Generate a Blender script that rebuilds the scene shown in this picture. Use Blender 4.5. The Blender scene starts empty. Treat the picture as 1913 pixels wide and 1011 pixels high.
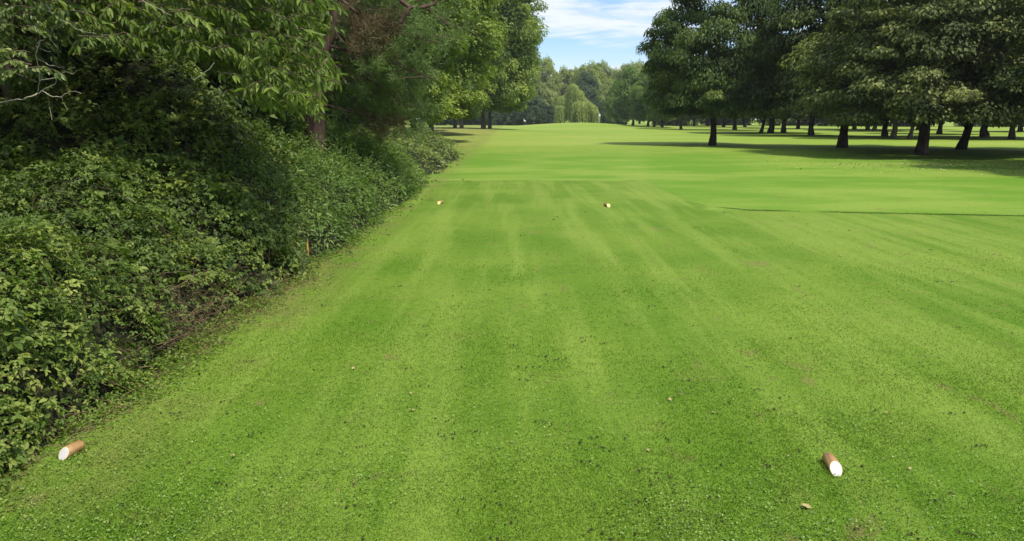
import bpy, math, random
import numpy as np
from mathutils import Vector

C = bpy.context.scene.collection
SC = bpy.context.scene
random.seed(7)

# ------------------------------------------------------------------ camera, sky, sun, exposure
F = 1380.0
CAM_Z = 2.0
PITCH = math.atan(283.0 / F)
cd = bpy.data.cameras.new('camera')
cd.sensor_width = 36.0
cd.lens = 36.0 * F / 1913.0
cd.clip_start = 0.05
cd.clip_end = 6000.0
cam = bpy.data.objects.new('camera', cd)
C.objects.link(cam)
cam.location = (0, 0, CAM_Z)
cam.rotation_euler = (math.pi / 2 - PITCH, 0, 0)
SC.camera = cam

SUN_AZ, SUN_EL = math.radians(134), math.radians(62)      # azimuth clockwise from +Y
sdir = Vector((math.sin(SUN_AZ) * math.cos(SUN_EL), math.cos(SUN_AZ) * math.cos(SUN_EL), math.sin(SUN_EL)))
sl = bpy.data.lights.new('sun', 'SUN')
sl.energy = 3.4
sl.angle = math.radians(2.5)
sl.color = (1.0, 0.93, 0.82)
so = bpy.data.objects.new('sun', sl)
C.objects.link(so)
so.rotation_euler = sdir.to_track_quat('Z', 'Y').to_euler()
so.location = (20, 20, 40)

SC.view_settings.view_transform = 'Standard'
SC.view_settings.look = 'None'
SC.view_settings.gamma = 1.0
SC.view_settings.exposure = 0.50
SC.cycles.max_bounces = 6
SC.cycles.diffuse_bounces = 3
SC.cycles.glossy_bounces = 2
SC.cycles.transmission_bounces = 3
SC.cycles.volume_bounces = 0
SC.cycles.use_denoising = True


class G:
    """tiny node graph helper"""
    def __init__(s, tree):
        s.t = tree; s.n = tree.nodes; s.l = tree.links
        s.n.clear()

    def node(s, typ, ins=None, **kw):
        n = s.n.new(typ)
        for k, v in kw.items():
            setattr(n, k, v)
        for k, v in (ins or {}).items():
            s.put(n.inputs[k], v)
        return n

    def put(s, sock, v):
        if hasattr(v, 'is_output'):
            s.l.new(v, sock)
        elif isinstance(v, (tuple, list)) and len(v) == 3 and sock.type == 'RGBA':
            sock.default_value = (*v, 1)
        else:
            sock.default_value = v

    def m(s, op, a, b=0.0, c=0.0, clamp=False):
        n = s.n.new('ShaderNodeMath'); n.operation = op; n.use_clamp = clamp
        s.put(n.inputs[0], a); s.put(n.inputs[1], b); s.put(n.inputs[2], c)
        return n.outputs[0]

    def mix(s, f, a, b, mode='MIX'):
        n = s.n.new('ShaderNodeMix'); n.data_type = 'RGBA'; n.blend_type = mode
        s.put(n.inputs[0], f); s.put(n.inputs[6], a); s.put(n.inputs[7], b)
        return n.outputs[2]

    def ramp(s, x, lo, hi, a=0.0, b=1.0):
        n = s.n.new('ShaderNodeMapRange'); n.interpolation_type = 'SMOOTHSTEP'
        s.put(n.inputs[0], x); n.inputs[1].default_value = lo; n.inputs[2].default_value = hi
        n.inputs[3].default_value = a; n.inputs[4].default_value = b
        return n.outputs[0]

    def noise(s, vec, scale, detail=4.0, rough=0.55, stretch=None, dist=0.0, off=0.0):
        if stretch or off:
            mp = s.n.new('ShaderNodeMapping')
            mp.inputs['Scale'].default_value = stretch or (1, 1, 1)
            mp.inputs['Location'].default_value = (off, off * 1.7, off * .3)
            s.l.new(vec, mp.inputs[0]); vec = mp.outputs[0]
        n = s.node('ShaderNodeTexNoise', {'Vector': vec, 'Scale': scale, 'Detail': detail, 'Roughness': rough, 'Distortion': dist})
        return n.outputs[0]


# sky
w = bpy.data.worlds.new('World'); SC.world = w; w.use_nodes = True
g = G(w.node_tree)
tc = g.node('ShaderNodeTexCoord').outputs['Generated']
sky = g.node('ShaderNodeTexSky', sky_type='NISHITA', sun_disc=False, sun_elevation=SUN_EL, sun_rotation=SUN_AZ,
             altitude=0.0, air_density=1.0, dust_density=0.35, ozone_density=2.6)
sep = g.node('ShaderNodeSeparateXYZ', {0: tc})
cl1 = g.noise(tc, 3.2, 7.0, 0.6, stretch=(1.0, 1.0, 9.0), dist=0.5, off=3.3)
cl2 = g.noise(tc, 9.0, 6.0, 0.6, stretch=(0.8, 0.8, 6.0), dist=0.9, off=1.1)
cmask = g.m('ADD', g.m('MULTIPLY', cl1, 0.75), g.m('MULTIPLY', cl2, 0.35))
cmask = g.ramp(cmask, 0.44, 0.62)
hz = g.ramp(sep.outputs[2], 0.02, 0.12, 0.60, 0.0)
cf = g.m('MAXIMUM', g.m('MULTIPLY', cmask, 0.85), hz)
skyc = g.mix(1.0, sky.outputs[0], (0.56, 0.69, 0.86), 'MULTIPLY')
col = g.mix(cf, skyc, (4.8, 4.95, 5.1))
bg = g.node('ShaderNodeBackground', {'Color': col, 'Strength': 0.15})
out = g.node('ShaderNodeOutputWorld', {0: bg.outputs[0]})

# ------------------------------------------------------------------ helpers
def tag(o, label=None, cat=None, group=None, kind=None):
    if label: o['label'] = label
    if cat: o['category'] = cat
    if group: o['group'] = group
    if kind: o['kind'] = kind
    return o


def empty(name, loc=(0, 0, 0), rz=0.0, scale=(1, 1, 1)):
    o = bpy.data.objects.new(name, None)
    o.empty_display_size = 0.3
    C.objects.link(o)
    o.location = loc; o.rotation_euler = (0, 0, rz); o.scale = scale
    return o


def hash2(ix, iy, seed):
    h = (ix.astype(np.int64) * 374761393 + iy.astype(np.int64) * 668265263 + seed * 974634777) & 0xffffffff
    h = ((h ^ (h >> 13)) * 1274126177) & 0xffffffff
    return ((h ^ (h >> 16)) & 0xffff) / 65535.0


def vnoise(x, y, seed=0):
    x = np.asarray(x, float); y = np.asarray(y, float)
    ix = np.floor(x); iy = np.floor(y); fx = x - ix; fy = y - iy
    fx = fx * fx * (3 - 2 * fx); fy = fy * fy * (3 - 2 * fy)
    a = hash2(ix, iy, seed); b = hash2(ix + 1, iy, seed); c = hash2(ix, iy + 1, seed); d = hash2(ix + 1, iy + 1, seed)
    return (a * (1 - fx) + b * fx) * (1 - fy) + (c * (1 - fx) + d * fx) * fy


def fbm(x, y, seed=0, octv=4):
    s = 0; a = 0.5; n = 0
    for k in range(octv):
        s = s + a * vnoise(x * 2 ** k, y * 2 ** k, seed + k); n += a; a *= 0.5
    return s / n - 0.5


def unit(v):
    return v / np.maximum(np.linalg.norm(v, axis=-1, keepdims=True), 1e-9)


class MB:
    """collects vertices and faces, then links them as ONE mesh"""
    def __init__(s):
        s.V = []; s.F = {3: [], 4: []}; s.T = []; s.n = 0

    def add(s, V, faces, tint=0.5):
        V = np.asarray(V, float).reshape(-1, 3)
        for f in faces:
            f = np.asarray(f, np.int64)
            s.F[f.shape[1]].append(f + s.n)
        s.V.append(V)
        t = np.asarray(tint, float)
        s.T.append(np.full(len(V), float(t)) if t.ndim == 0 else t)
        s.n += len(V)

    def mesh(s, name, mat, smooth=False):
        V = np.concatenate(s.V); T = np.concatenate(s.T)
        q = np.concatenate(s.F[4]) if s.F[4] else np.zeros((0, 4), np.int64)
        t = np.concatenate(s.F[3]) if s.F[3] else np.zeros((0, 3), np.int64)
        me = bpy.data.meshes.new(name)
        me.vertices.add(len(V)); me.vertices.foreach_set('co', V.astype(np.float32).ravel())
        loops = np.concatenate([q.ravel(), t.ravel()]).astype(np.int32)
        me.loops.add(len(loops)); me.loops.foreach_set('vertex_index', loops)
        me.polygons.add(len(q) + len(t))
        st = np.concatenate([np.arange(len(q)) * 4, len(q) * 4 + np.arange(len(t)) * 3]).astype(np.int32)
        me.polygons.foreach_set('loop_start', st)
        if smooth:
            me.polygons.foreach_set('use_smooth', np.ones(len(st), dtype=bool))
        a = me.attributes.new('tint', 'FLOAT', 'POINT'); a.data.foreach_set('value', T.astype(np.float32))
        me.update(calc_edges=True)
        if mat: me.materials.append(mat)
        return me

    def build(s, name, mat, parent=None, smooth=False):
        o = bpy.data.objects.new(name, s.mesh(name, mat, smooth))
        C.objects.link(o)
        if parent: o.parent = parent
        return o


def tube(mb, pts, rad, k=8, tint=0.5, wob=0.0, rng=None):
    pts = np.asarray(pts, float); rad = np.asarray(rad, float); n = len(pts)
    tan = unit(np.gradient(pts, axis=0))
    ref = np.array([1.0, 0, 0]) if abs(tan[0][2]) > .7 else np.array([0, 0, 1.0])
    u = unit(np.cross(tan, ref)); v = np.cross(tan, u)
    a = np.arange(k) / k * 2 * math.pi
    rr = rad[:, None] * np.ones(k)
    if wob:
        rr = rr * (1 + wob * (rng.random((n, k)) - .5) + wob * .8 * np.cos(a * 3 + 1.3)[None, :])
    V = pts[:, None] + u[:, None] * (np.cos(a)[None, :] * rr)[..., None] + v[:, None] * (np.sin(a)[None, :] * rr)[..., None]
    V = np.concatenate([V.reshape(-1, 3), pts[-1:]])
    i = np.arange(n - 1)[:, None] * k; j = np.arange(k)[None, :]; j2 = (j + 1) % k
    F_ = np.stack([i + j, i + j2, i + k + j2, i + k + j], -1).reshape(-1, 4)
    top = (n - 1) * k
    T_ = np.stack([top + np.arange(k), top + (np.arange(k) + 1) % k, np.full(k, n * k)], -1)
    mb.add(V, [F_, T_], tint)


def curve(p0, p1, n=6, sag=0.0, wig=0.0, rng=None, bow=None):
    p0 = np.asarray(p0, float); p1 = np.asarray(p1, float)
    t = np.linspace(0, 1, n)[:, None]
    P = p0 + (p1 - p0) * t
    b = np.array([0, 0, -sag]) if bow is None else np.asarray(bow, float)
    P = P + b * (4 * t * (1 - t))
    if wig:
        wv = rng.normal(0, wig, (n, 3)); wv[0] = 0
        P = P + wv
    return P


def leaves(mb, P, N, D, L, W, tint, fold=0.22, near=False, droop=0.12):
    N = unit(N); D = D - N * np.sum(D * N, -1, keepdims=True); D = unit(D)
    S = np.cross(N, D); n = len(P)
    L = np.broadcast_to(np.asarray(L, float), n)[:, None]; W = np.broadcast_to(np.asarray(W, float), n)[:, None]
    tint = np.broadcast_to(tint, n)
    f = N * W * fold
    if near:
        V = np.stack([P, P + D * L * .28 - S * W * .46 + f, P + D * L * .66 - S * W * .38 + f * .9 - N * L * droop * .4,
                      P + D * L - N * L * droop * 1.4,
                      P + D * L * .66 + S * W * .38 + f * .9 - N * L * droop * .4, P + D * L * .28 + S * W * .46 + f], 1)
        b = np.arange(n)[:, None] * 6
        mb.add(V.reshape(-1, 3), [np.concatenate([b + np.array([0, 5, 4, 3]), b + np.array([0, 3, 2, 1])])], np.repeat(tint, 6))
    else:
        V = np.stack([P, P + D * L * .45 - S * W * .5 + f, P + D * L - N * L * droop, P + D * L * .45 + S * W * .5 + f], 1)
        b = np.arange(n)[:, None] * 4
        mb.add(V.reshape(-1, 3), [np.concatenate([b + np.array([0, 3, 2]), b + np.array([0, 2, 1])])], np.repeat(tint, 4))


# ------------------------------------------------------------------ terrain
def terrain(x, y):
    x = np.asarray(x, float); y = np.asarray(y, float)
    far = np.clip((y - 26) / 25, 0, 1)
    z = 0.30 * fbm(x / 22, y / 22, 5, 3) * far * np.clip(90 / np.maximum(y, 1), .3, 1)
    z = z + 0.16 * fbm(x / 6, y / 5, 9, 2) * np.clip((y - 17) / 6, 0, 1) * np.clip((x - 3.5) / 3, 0, 1)
    z = z + 1.15 * np.exp(-((x - 16) / 15) ** 2 - ((y - 185) / 26) ** 2)
    z = z + 0.65 * np.exp(-((x + 12) / 12) ** 2 - ((y - 125) / 40) ** 2)
    z = z - 0.05 * np.clip((y - 24.0) / 2.5, 0, 1)
    return z


CP, SP = math.cos(PITCH), math.sin(PITCH)


def at(px, py):
    """world ground point seen at photo pixel (used to survey where things stand)"""
    u = (px - 956.5) / F; v = (py - 505.5) / F
    d = np.array([u, CP - v * SP, -SP - v * CP])
    t = 1.0; step = .05
    while t < 900:
        p = d * t
        if CAM_Z + p[2] < float(terrain(p[0], p[1])): break
        t += step; step = max(.02, t * .002)
    return (float(p[0]), float(p[1]), float(terrain(p[0], p[1])))


def ztop(py, y):
    v = (py - 505.5) / F
    return CAM_Z + y * (-SP - v * CP) / (CP - v * SP)


# ------------------------------------------------------------------ materials
def leaf_mat(name, dark, mid, light, trans=0.3, rough=0.5, spec=0.35, tcol=None, big=0.0):
    m = bpy.data.materials.new(name); m.use_nodes = True; g = G(m.node_tree)
    t = g.node('ShaderNodeAttribute', attribute_name='tint').outputs['Fac']
    oi = g.node('ShaderNodeObjectInfo').outputs['Random']
    pos = g.node('ShaderNodeNewGeometry').outputs['Position']
    if big:
        t = g.m('ADD', t, g.m('MULTIPLY', g.m('SUBTRACT', g.noise(pos, big, 3), 0.5), 0.9))
    t = g.m('ADD', t, g.m('MULTIPLY', g.m('SUBTRACT', oi, 0.5), 0.12), clamp=True)
    r = g.node('ShaderNodeValToRGB', {0: t})
    e = r.color_ramp.elements
    e[0].position = 0.1; e[0].color = (*dark, 1); e[1].position = 0.95; e[1].color = (*light, 1)
    x = e.new(0.55); x.color = (*mid, 1)
    p = g.node('ShaderNodeBsdfPrincipled', {'Base Color': r.outputs[0], 'Roughness': rough, 'Specular IOR Level': spec})
    tc_ = g.mix(1.0, r.outputs[0], tcol or (1.5, 1.7, 0.7), 'MULTIPLY')
    tr = g.node('ShaderNodeBsdfTranslucent', {'Color': tc_})
    mx = g.node('ShaderNodeMixShader', {0: trans, 1: p.outputs[0], 2: tr.outputs[0]})
    g.node('ShaderNodeOutputMaterial', {0: mx.outputs[0]})
    return m


def bark_mat(name, c1, c2, scale=6.0, bump=0.6):
    m = bpy.data.materials.new(name); m.use_nodes = True; g = G(m.node_tree)
    pos = g.node('ShaderNodeTexCoord').outputs['Object']
    n1 = g.noise(pos, scale, 6, .65, stretch=(1, 1, .22))
    n2 = g.noise(pos, scale * 4, 4, .6, stretch=(1, 1, .3))
    f = g.m('ADD', g.m('MULTIPLY', n1, .7), g.m('MULTIPLY', n2, .3))
    colr = g.mix(g.ramp(f, .35, .65), c1, c2)
    b = g.node('ShaderNodeBump', {'Height': f, 'Strength': bump, 'Distance': .04})
    p = g.node('ShaderNodeBsdfPrincipled', {'Base Color': colr, 'Roughness': .9, 'Normal': b.outputs[0], 'Specular IOR Level': .15})
    g.node('ShaderNodeOutputMaterial', {0: p.outputs[0]})
    return m


def grass_colour(g, pos):
    """mown turf colours by place; shared by the sheet of ground and the blades standing on it"""
    sp = g.node('ShaderNodeSeparateXYZ', {0: pos}); X, Y = sp.outputs[0], sp.outputs[1]
    flat = g.node('ShaderNodeCombineXYZ', {0: X, 1: Y, 2: 0.0}).outputs[0]
    big = g.noise(flat, .45, 4, .55)
    med = g.noise(flat, 1.9, 5, .6, off=4.0)
    streak = g.noise(flat, 1.7, 3, .6, stretch=(1.0, .07, 1.0), dist=.25)
    fine = g.noise(flat, 14.0, 5, .68, off=2.0)
    speck = g.noise(flat, 70.0, 3, .7, stretch=(1.0, .8, 1))
    base = g.mix(g.ramp(big, .33, .66), (.092, .182, .013), (.138, .224, .024))
    base = g.mix(g.m('MULTIPLY', g.ramp(streak, .42, .66), .60), base, (.200, .285, .045))
    base = g.mix(g.m('MULTIPLY', g.ramp(med, .56, .78), .45), base, (.180, .210, .045))
    # mown further fairway: paler, yellower
    fy = g.ramp(Y, 26, 60)
    farc = g.mix(g.ramp(g.noise(flat, .07, 3, .5, stretch=(.45, 1, 1), off=9.), .35, .65), (.200, .300, .034), (.265, .330, .062))
    base = g.mix(g.m('MULTIPLY', fy, .85), base, farc)
    # longer grass beyond the edge of the tee
    wob = g.m('MULTIPLY', g.m('SUBTRACT', g.noise(flat, .8, 3), .5), .9)
    ra = g.ramp(g.m('ADD', g.m('SUBTRACT', Y, 24.5), g.m('MULTIPLY', wob, .25)), -.15, .25)
    rb1 = g.ramp(g.m('ADD', g.m('SUBTRACT', X, 4.35), wob), -.1, .25)
    rb2 = g.ramp(g.m('ADD', g.m('ADD', g.m('SUBTRACT', Y, 17.2), g.m('MULTIPLY', X, .16)), g.m('MULTIPLY', wob, .3)), -.05, .12)
    rb = g.m('MULTIPLY', rb1, rb2)
    rough = g.m('MAXIMUM', ra, rb)
    pale = g.m('MULTIPLY', g.ramp(g.m('ABSOLUTE', g.m('ADD', g.m('SUBTRACT', X, g.m('MULTIPLY', Y, .16)), wob)), .25, 1.1, 1.0, 0.0),
               g.ramp(Y, 14, 24))
    near_rough = g.ramp(Y, 34, 60, 1.0, 0.0)
    roughc = g.mix(g.ramp(g.noise(flat, .35, 4, .6, stretch=(.6, 1, 1), off=6.), .38, .64), (.112, .232, .018), (.190, .285, .040))
    base = g.mix(g.m('MULTIPLY', g.m('MULTIPLY', rough, near_rough), .95), base, roughc)
    base = g.mix(g.m('MULTIPLY', g.m('MULTIPLY', pale, near_rough), .15), base, (.270, .350, .075))
    # worn brown turf: along the foot of the bramble and in scattered scrapes
    foot = g.ramp(g.m('ADD', X, g.m('MULTIPLY', wob, 1.2)), -2.9, -1.7, 1.0, 0.0)
    foot = g.m('MULTIPLY', foot, g.ramp(g.noise(flat, 1.1, 4, .6, off=7.), .40, .62))
    base = g.mix(g.m('MULTIPLY', foot, .75), base, (.170, .160, .050))
    scr = g.m('MULTIPLY', g.ramp(g.noise(flat, 2.6, 6, .7, stretch=(1, .6, 1), dist=.6, off=11.), .59, .70), g.ramp(Y, 24, 30, 1., 0.))
    base = g.mix(g.m('MULTIPLY', scr, .75), base, (.180, .160, .055))
    # far left under the poplars: dry
    dry = g.m('MULTIPLY', g.ramp(X, -9., 0., 1., 0.), g.m('MULTIPLY', g.ramp(Y, 70., 100.), g.ramp(Y, 150., 200., 1., 0.)))
    base = g.mix(g.m('MULTIPLY', dry, .55), base, (.26, .25, .08))
    dot = g.m('MULTIPLY', g.ramp(g.noise(flat, 9., 3, .75, off=5.), .67, .73), g.ramp(Y, 20, 40, 1., .0))
    base = g.mix(g.m('MULTIPLY', dot, .6), base, (.045, .085, .012))
    v = g.m('ADD', g.m('MULTIPLY', g.m('SUBTRACT', fine, .5), .60), g.m('MULTIPLY', g.m('SUBTRACT', speck, .5), .50))
    v = g.m('ADD', 1.0, g.m('MULTIPLY', v, g.ramp(Y, 8, 70, 1., .55)))
    hs = g.node('ShaderNodeHueSaturation', {'Color': base, 'Value': v, 'Saturation': 1.0})
    return hs.outputs[0], fine, speck, rough


def ground_mat():
    m = bpy.data.materials.new('mown_turf'); m.use_nodes = True; g = G(m.node_tree)
    pos = g.node('ShaderNodeNewGeometry').outputs['Position']
    colr, fine, speck, rough = grass_colour(g, pos)
    h = g.m('ADD', g.m('MULTIPLY', fine, .6), g.m('MULTIPLY', speck, .4))
    b = g.node('ShaderNodeBump', {'Height': h, 'Strength': .55, 'Distance': .03})
    p = g.node('ShaderNodeBsdfPrincipled', {'Base Color': colr, 'Roughness': .85, 'Specular IOR Level': .12, 'Normal': b.outputs[0]})
    g.node('ShaderNodeOutputMaterial', {0: p.outputs[0]})
    return m


def blade_mat(name='turf_blades', gain=1.45, tr_=.45):
    m = bpy.data.materials.new(name); m.use_nodes = True; g = G(m.node_tree)
    pos = g.node('ShaderNodeNewGeometry').outputs['Position']
    t = g.node('ShaderNodeAttribute', attribute_name='tint').outputs['Fac']
    colr, *_ = grass_colour(g, pos)
    hs = g.node('ShaderNodeHueSaturation', {'Color': colr, 'Value': g.m('MULTIPLY_ADD', t, 1.1, gain - .55)})
    p = g.node('ShaderNodeBsdfPrincipled', {'Base Color': hs.outputs[0], 'Roughness': .5, 'Specular IOR Level': .25})
    tr = g.node('ShaderNodeBsdfTranslucent', {'Color': hs.outputs[0]})
    mx = g.node('ShaderNodeMixShader', {0: tr_, 1: p.outputs[0], 2: tr.outputs[0]})
    g.node('ShaderNodeOutputMaterial', {0: mx.outputs[0]})
    return m


def plain(name, c, rough=.6, spec=.3, var=.15, sc=20.):
    m = bpy.data.materials.new(name); m.use_nodes = True; g = G(m.node_tree)
    pos = g.node('ShaderNodeTexCoord').outputs['Object']
    n = g.noise(pos, sc, 4, .6)
    hs = g.node('ShaderNodeHueSaturation', {'Color': (*c, 1), 'Value': g.m('MULTIPLY_ADD', g.m('SUBTRACT', n, .5), var * 4, 1.0)})
    p = g.node('ShaderNodeBsdfPrincipled', {'Base Color': hs.outputs[0], 'Roughness': rough, 'Specular IOR Level': spec})
    g.node('ShaderNodeOutputMaterial', {0: p.outputs[0]})
    return m


M_chest = leaf_mat('chestnut_leaves', (.028, .047, .011), (.068, .102, .022), (.230, .265, .065), .20, .55, .2, big=.35)
M_sunlit = leaf_mat('sunlit_chestnut_leaves', (.036, .056, .012), (.105, .138, .032), (.340, .360, .120), .24, .55, .25, big=.35)  # brighter copy of the chestnut leaves, sunlit clumps put into the colour
M_lime = leaf_mat('lime_leaves', (.028, .055, .012), (.070, .118, .022), (.200, .260, .055), .28, .55, .2, big=.3)
M_poplar = leaf_mat('poplar_leaves', (.080, .130, .022), (.180, .250, .040), (.360, .410, .090), .34, .5, .3, big=.25)
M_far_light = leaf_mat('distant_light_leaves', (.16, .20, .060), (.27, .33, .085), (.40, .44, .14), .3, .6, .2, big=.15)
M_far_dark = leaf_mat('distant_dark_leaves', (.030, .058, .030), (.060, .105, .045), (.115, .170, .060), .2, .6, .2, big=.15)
M_far_mid = leaf_mat('distant_mid_leaves', (.065, .120, .030), (.130, .210, .048), (.230, .310, .075), .28, .6, .2, big=.15)
M_willow = leaf_mat('willow_leaves', (.13, .19, .045), (.26, .33, .085), (.40, .45, .14), .35, .5, .25)
M_wood = leaf_mat('woodland_leaves', (.028, .052, .012), (.064, .105, .024), (.150, .200, .045), .2, .5, .3, big=.5)
M_bramble = leaf_mat('bramble_leaves', (.036, .062, .011), (.092, .146, .024), (.240, .295, .055), .22, .5, .25, big=.8)
M_shrub = leaf_mat('shrub_leaves', (.045, .082, .012), (.120, .185, .028), (.290, .340, .075), .28, .5, .25, big=1.2)
M_ivy = leaf_mat('climber_leaves', (.042, .070, .014), (.108, .156, .030), (.270, .315, .070), .2, .5, .25, big=.9)
M_nettle = leaf_mat('nettle_leaves', (.056, .105, .022), (.125, .205, .042), (.260, .335, .090), .3, .5, .3, big=.6)
M_bush = leaf_mat('bush_leaves', (.070, .105, .026), (.160, .215, .055), (.310, .360, .120), .28, .5, .3, big=.6)
M_cherry = leaf_mat('cherry_leaves', (.055, .088, .015), (.125, .185, .030), (.270, .340, .070), .34, .45, .25, big=.7)
M_needle = leaf_mat('pine_needles', (.135, .095, .045), (.095, .150, .042), (.165, .245, .060), .15, .55, .3, big=.9)
M_tuft = blade_mat('long_turf_blades', 1.1, .35)
M_blade = blade_mat()
M_ground = ground_mat()
M_bark = bark_mat('dark_bark', (.020, .015, .012), (.060, .048, .038))
M_bark2 = bark_mat('pale_bark', (.070, .060, .042), (.170, .150, .105))
M_bark3 = bark_mat('reddish_pine_bark', (.050, .030, .024), (.165, .105, .080), 9.)
M_twig = bark_mat('twig_bark', (.090, .070, .045), (.180, .140, .090), 30.)
M_deadwood = bark_mat('bleached_dead_wood', (.30, .27, .19), (.52, .48, .36), 20.)
M_stem = bark_mat('bramble_stem', (.060, .070, .025), (.130, .105, .050), 30.)
M_core = bark_mat('shaded_core', (.012, .014, .006), (.038, .040, .016), 8., 1.)  # near-black hull below the leaves, interior shade put into its colour

# ------------------------------------------------------------------ ground
def axis(lo, hi, fine_lo, fine_hi, step, grow=1.12):
    a = list(np.arange(fine_lo, fine_hi, step)); s = step; v = fine_hi
    up = []
    while v < hi: up.append(v); s *= grow; v += s
    up.append(hi); s = step; v = fine_lo; dn = []
    while v > lo:
        s *= grow; v -= s; dn.append(max(v, lo))
    return np.array(dn[::-1] + a + up)


gx = axis(-2500, 2500, -12, 40, .4, 1.08); gy = axis(-300, 4000, 0, 70, .35, 1.035)
XX, YY = np.meshgrid(gx, gy); ZZ = terrain(XX, YY)
mb = MB(); nx, ny = len(gx), len(gy)
i, j = np.meshgrid(np.arange(nx - 1), np.arange(ny - 1)); b0 = (j * nx + i).ravel()
mb.add(np.stack([XX, YY, ZZ], -1), [np.stack([b0, b0 + 1, b0 + nx + 1, b0 + nx], -1)])
ground = mb.build('ground', M_ground, smooth=True)
tag(ground, 'mown golf course turf with tee, fairway and raised green', None, None, 'structure')

# turf blades near the camera
rng = np.random.default_rng(3)
def in_view(x, y, m=.6):
    return (np.abs(x) < y * .74 + m)


def blades(name, n, y0, y1, label, h=(.006, .015), wmul=1.0):
    u = rng.random(n)
    y = (y0 ** -1 + u * (y1 ** -1 - y0 ** -1)) ** -1
    x = (rng.random(n) * 2 - 1) * (y * .74 + .5)
    keep = (x > -3.1) & (rng.random(n) < np.clip((15.5 - y) / 9, 0, 1)); x, y = x[keep], y[keep]; n = len(x)
    clump = np.clip(.5 + 1.6 * fbm(x * 1.3, y * 1.3, 31, 4), .15, 1.2)
    L = rng.uniform(*h, n) * (.6 + .8 * clump)
    W = (.0016 + .0007 * y) * wmul
    P = np.stack([x, y, terrain(x, y) - .002], -1)
    a = rng.random(n) * 6.283; lean = rng.uniform(.2, 1.1, n)
    D = np.stack([np.cos(a) * lean, np.sin(a) * lean, np.ones(n)], -1); D = unit(D)
    b = rng.random(n) * 6.283
    S = np.stack([np.cos(b), np.sin(b), np.zeros(n)], -1)
    V = np.stack([P - S * W[:, None], P + S * W[:, None], P + D * L[:, None]], 1)
    mbx = MB(); mbx.add(V.reshape(-1, 3), [np.arange(n * 3).reshape(-1, 3)], np.repeat(rng.random(n), 3))
    return tag(mbx.build(name, M_blade), label, 'grass', None, 'stuff')


blades('grass', 700000, 2.25, 15.5, 'short mown green grass blades covering the tee in front of the camera')

# clover and broad leaved weeds in the turf
n = 60000
y = 1 / (1 / 2.3 + rng.random(n) * (1 / 9. - 1 / 2.3)); x = (rng.random(n) * 2 - 1) * (y * .74 + .4)
wgt = 2.6 * fbm(x * .9, y * .9, 77, 4) + .28 - .10 * (x + 1.0)
k = (rng.random(n) < wgt) & (x > -2.9); x, y = x[k], y[k]; n = len(x)
a = rng.random(n) * 6.283
N = np.stack([rng.normal(0, .35, n), rng.normal(0, .35, n), np.ones(n)], -1)
mb = MB()
leaves(mb, np.stack([x, y, .008 + .014 * rng.random(n)], -1), N, np.stack([np.cos(a), np.sin(a), .1 * np.ones(n)], -1),
       rng.uniform(.008, .020, n), rng.uniform(.007, .014, n), rng.random(n), near=False)
tag(mb.build('clover_weeds', leaf_mat('clover_leaves', (.060, .130, .015), (.120, .220, .028), (.270, .370, .080), .25, .45, .4)),
    'small clover and daisy leaves scattered through the near turf', 'weeds', None, 'stuff')

# soil crumbs (worm casts, scrapes)
mb = MB()
ico = np.array([(0, 0, 1), (1, 0, .1), (.3, .95, 0), (-.8, .6, .1), (-.8, -.6, 0), (.3, -.95, .1)], float)
icf = np.array([(0, 1, 2), (0, 2, 3), (0, 3, 4), (0, 4, 5), (0, 5, 1)])
for q in range(330):
    yy = 1 / (1 / 2.5 + rng.random() * (1 / 21. - 1 / 2.5)); xx = (rng.random() * 2 - 1) * yy * .72
    if xx < -2.5: continue
    for s in range(rng.integers(1, 7)):
        r = rng.uniform(.003, .008) * (1 + yy * .06)
        px, py = xx + rng.normal(0, .035), yy + rng.normal(0, .02)
        V = ico * r * rng.uniform(.6, 1.3, (6, 3)) + np.array([px, py, float(terrain(px, py)) + .008])
        mb.add(V, [icf])
tag(mb.build('soil_crumbs', plain('soil', (.035, .028, .016), .95, .1)), 'dark crumbs of soil lying scattered on the mown turf', 'soil', None, 'stuff')

# longer tufts along the cut edge where the tee meets the longer grass
mb = MB()
def edge_tufts(path, n, h0, spread):
    path = np.asarray(path, float); seg = np.linalg.norm(np.diff(path, axis=0), axis=1); cum = np.r_[0, np.cumsum(seg)]
    t = rng.random(n) * cum[-1]; x = np.interp(t, cum, path[:, 0]); y = np.interp(t, cum, path[:, 1])
    dens = fbm(x * .9, y * .9, 88, 3) + .5
    k = rng.random(n) < np.clip(dens * 3.2 - 1.15, .04, 1); x, y = x[k], y[k]; n = len(x)
    y = y + .10 * fbm(x * .8, y * .1, 93, 3); x = x + .10 * fbm(y * .8, x * .1, 94, 3) + rng.normal(0, spread * .5, n); y = y + rng.normal(0, spread, n)
    P = np.stack([x, y, terrain(x, y)], -1); a = rng.random(n) * 6.283
    D = unit(np.stack([np.cos(a) * .7, np.sin(a) * .7, np.ones(n)], -1)); L = rng.uniform(.4, 1.2, n) * h0
    S = np.stack([np.cos(a + 1.5), np.sin(a + 1.5), np.zeros(n)], -1) * .007
    V = np.stack([P - S, P + S, P + D * L[:, None]], 1)
    mb.add(V.reshape(-1, 3), [np.arange(n * 3).reshape(-1, 3)], np.repeat(rng.random(n) * .6, 3))
edge_tufts([(-2.6, 24.5), (4.1, 24.5)], 3500, .022, .05)
edge_tufts([(4.3, 18.2), (4.6, 17.2), (5.3, 16.45), (7.5, 16.0), (13, 15.1)], 12000, .022, .06)
tag(mb.build('edge_grass', M_tuft), 'thin dark line of longer grass where the tee is cut', 'grass', None, 'stuff')

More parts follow.
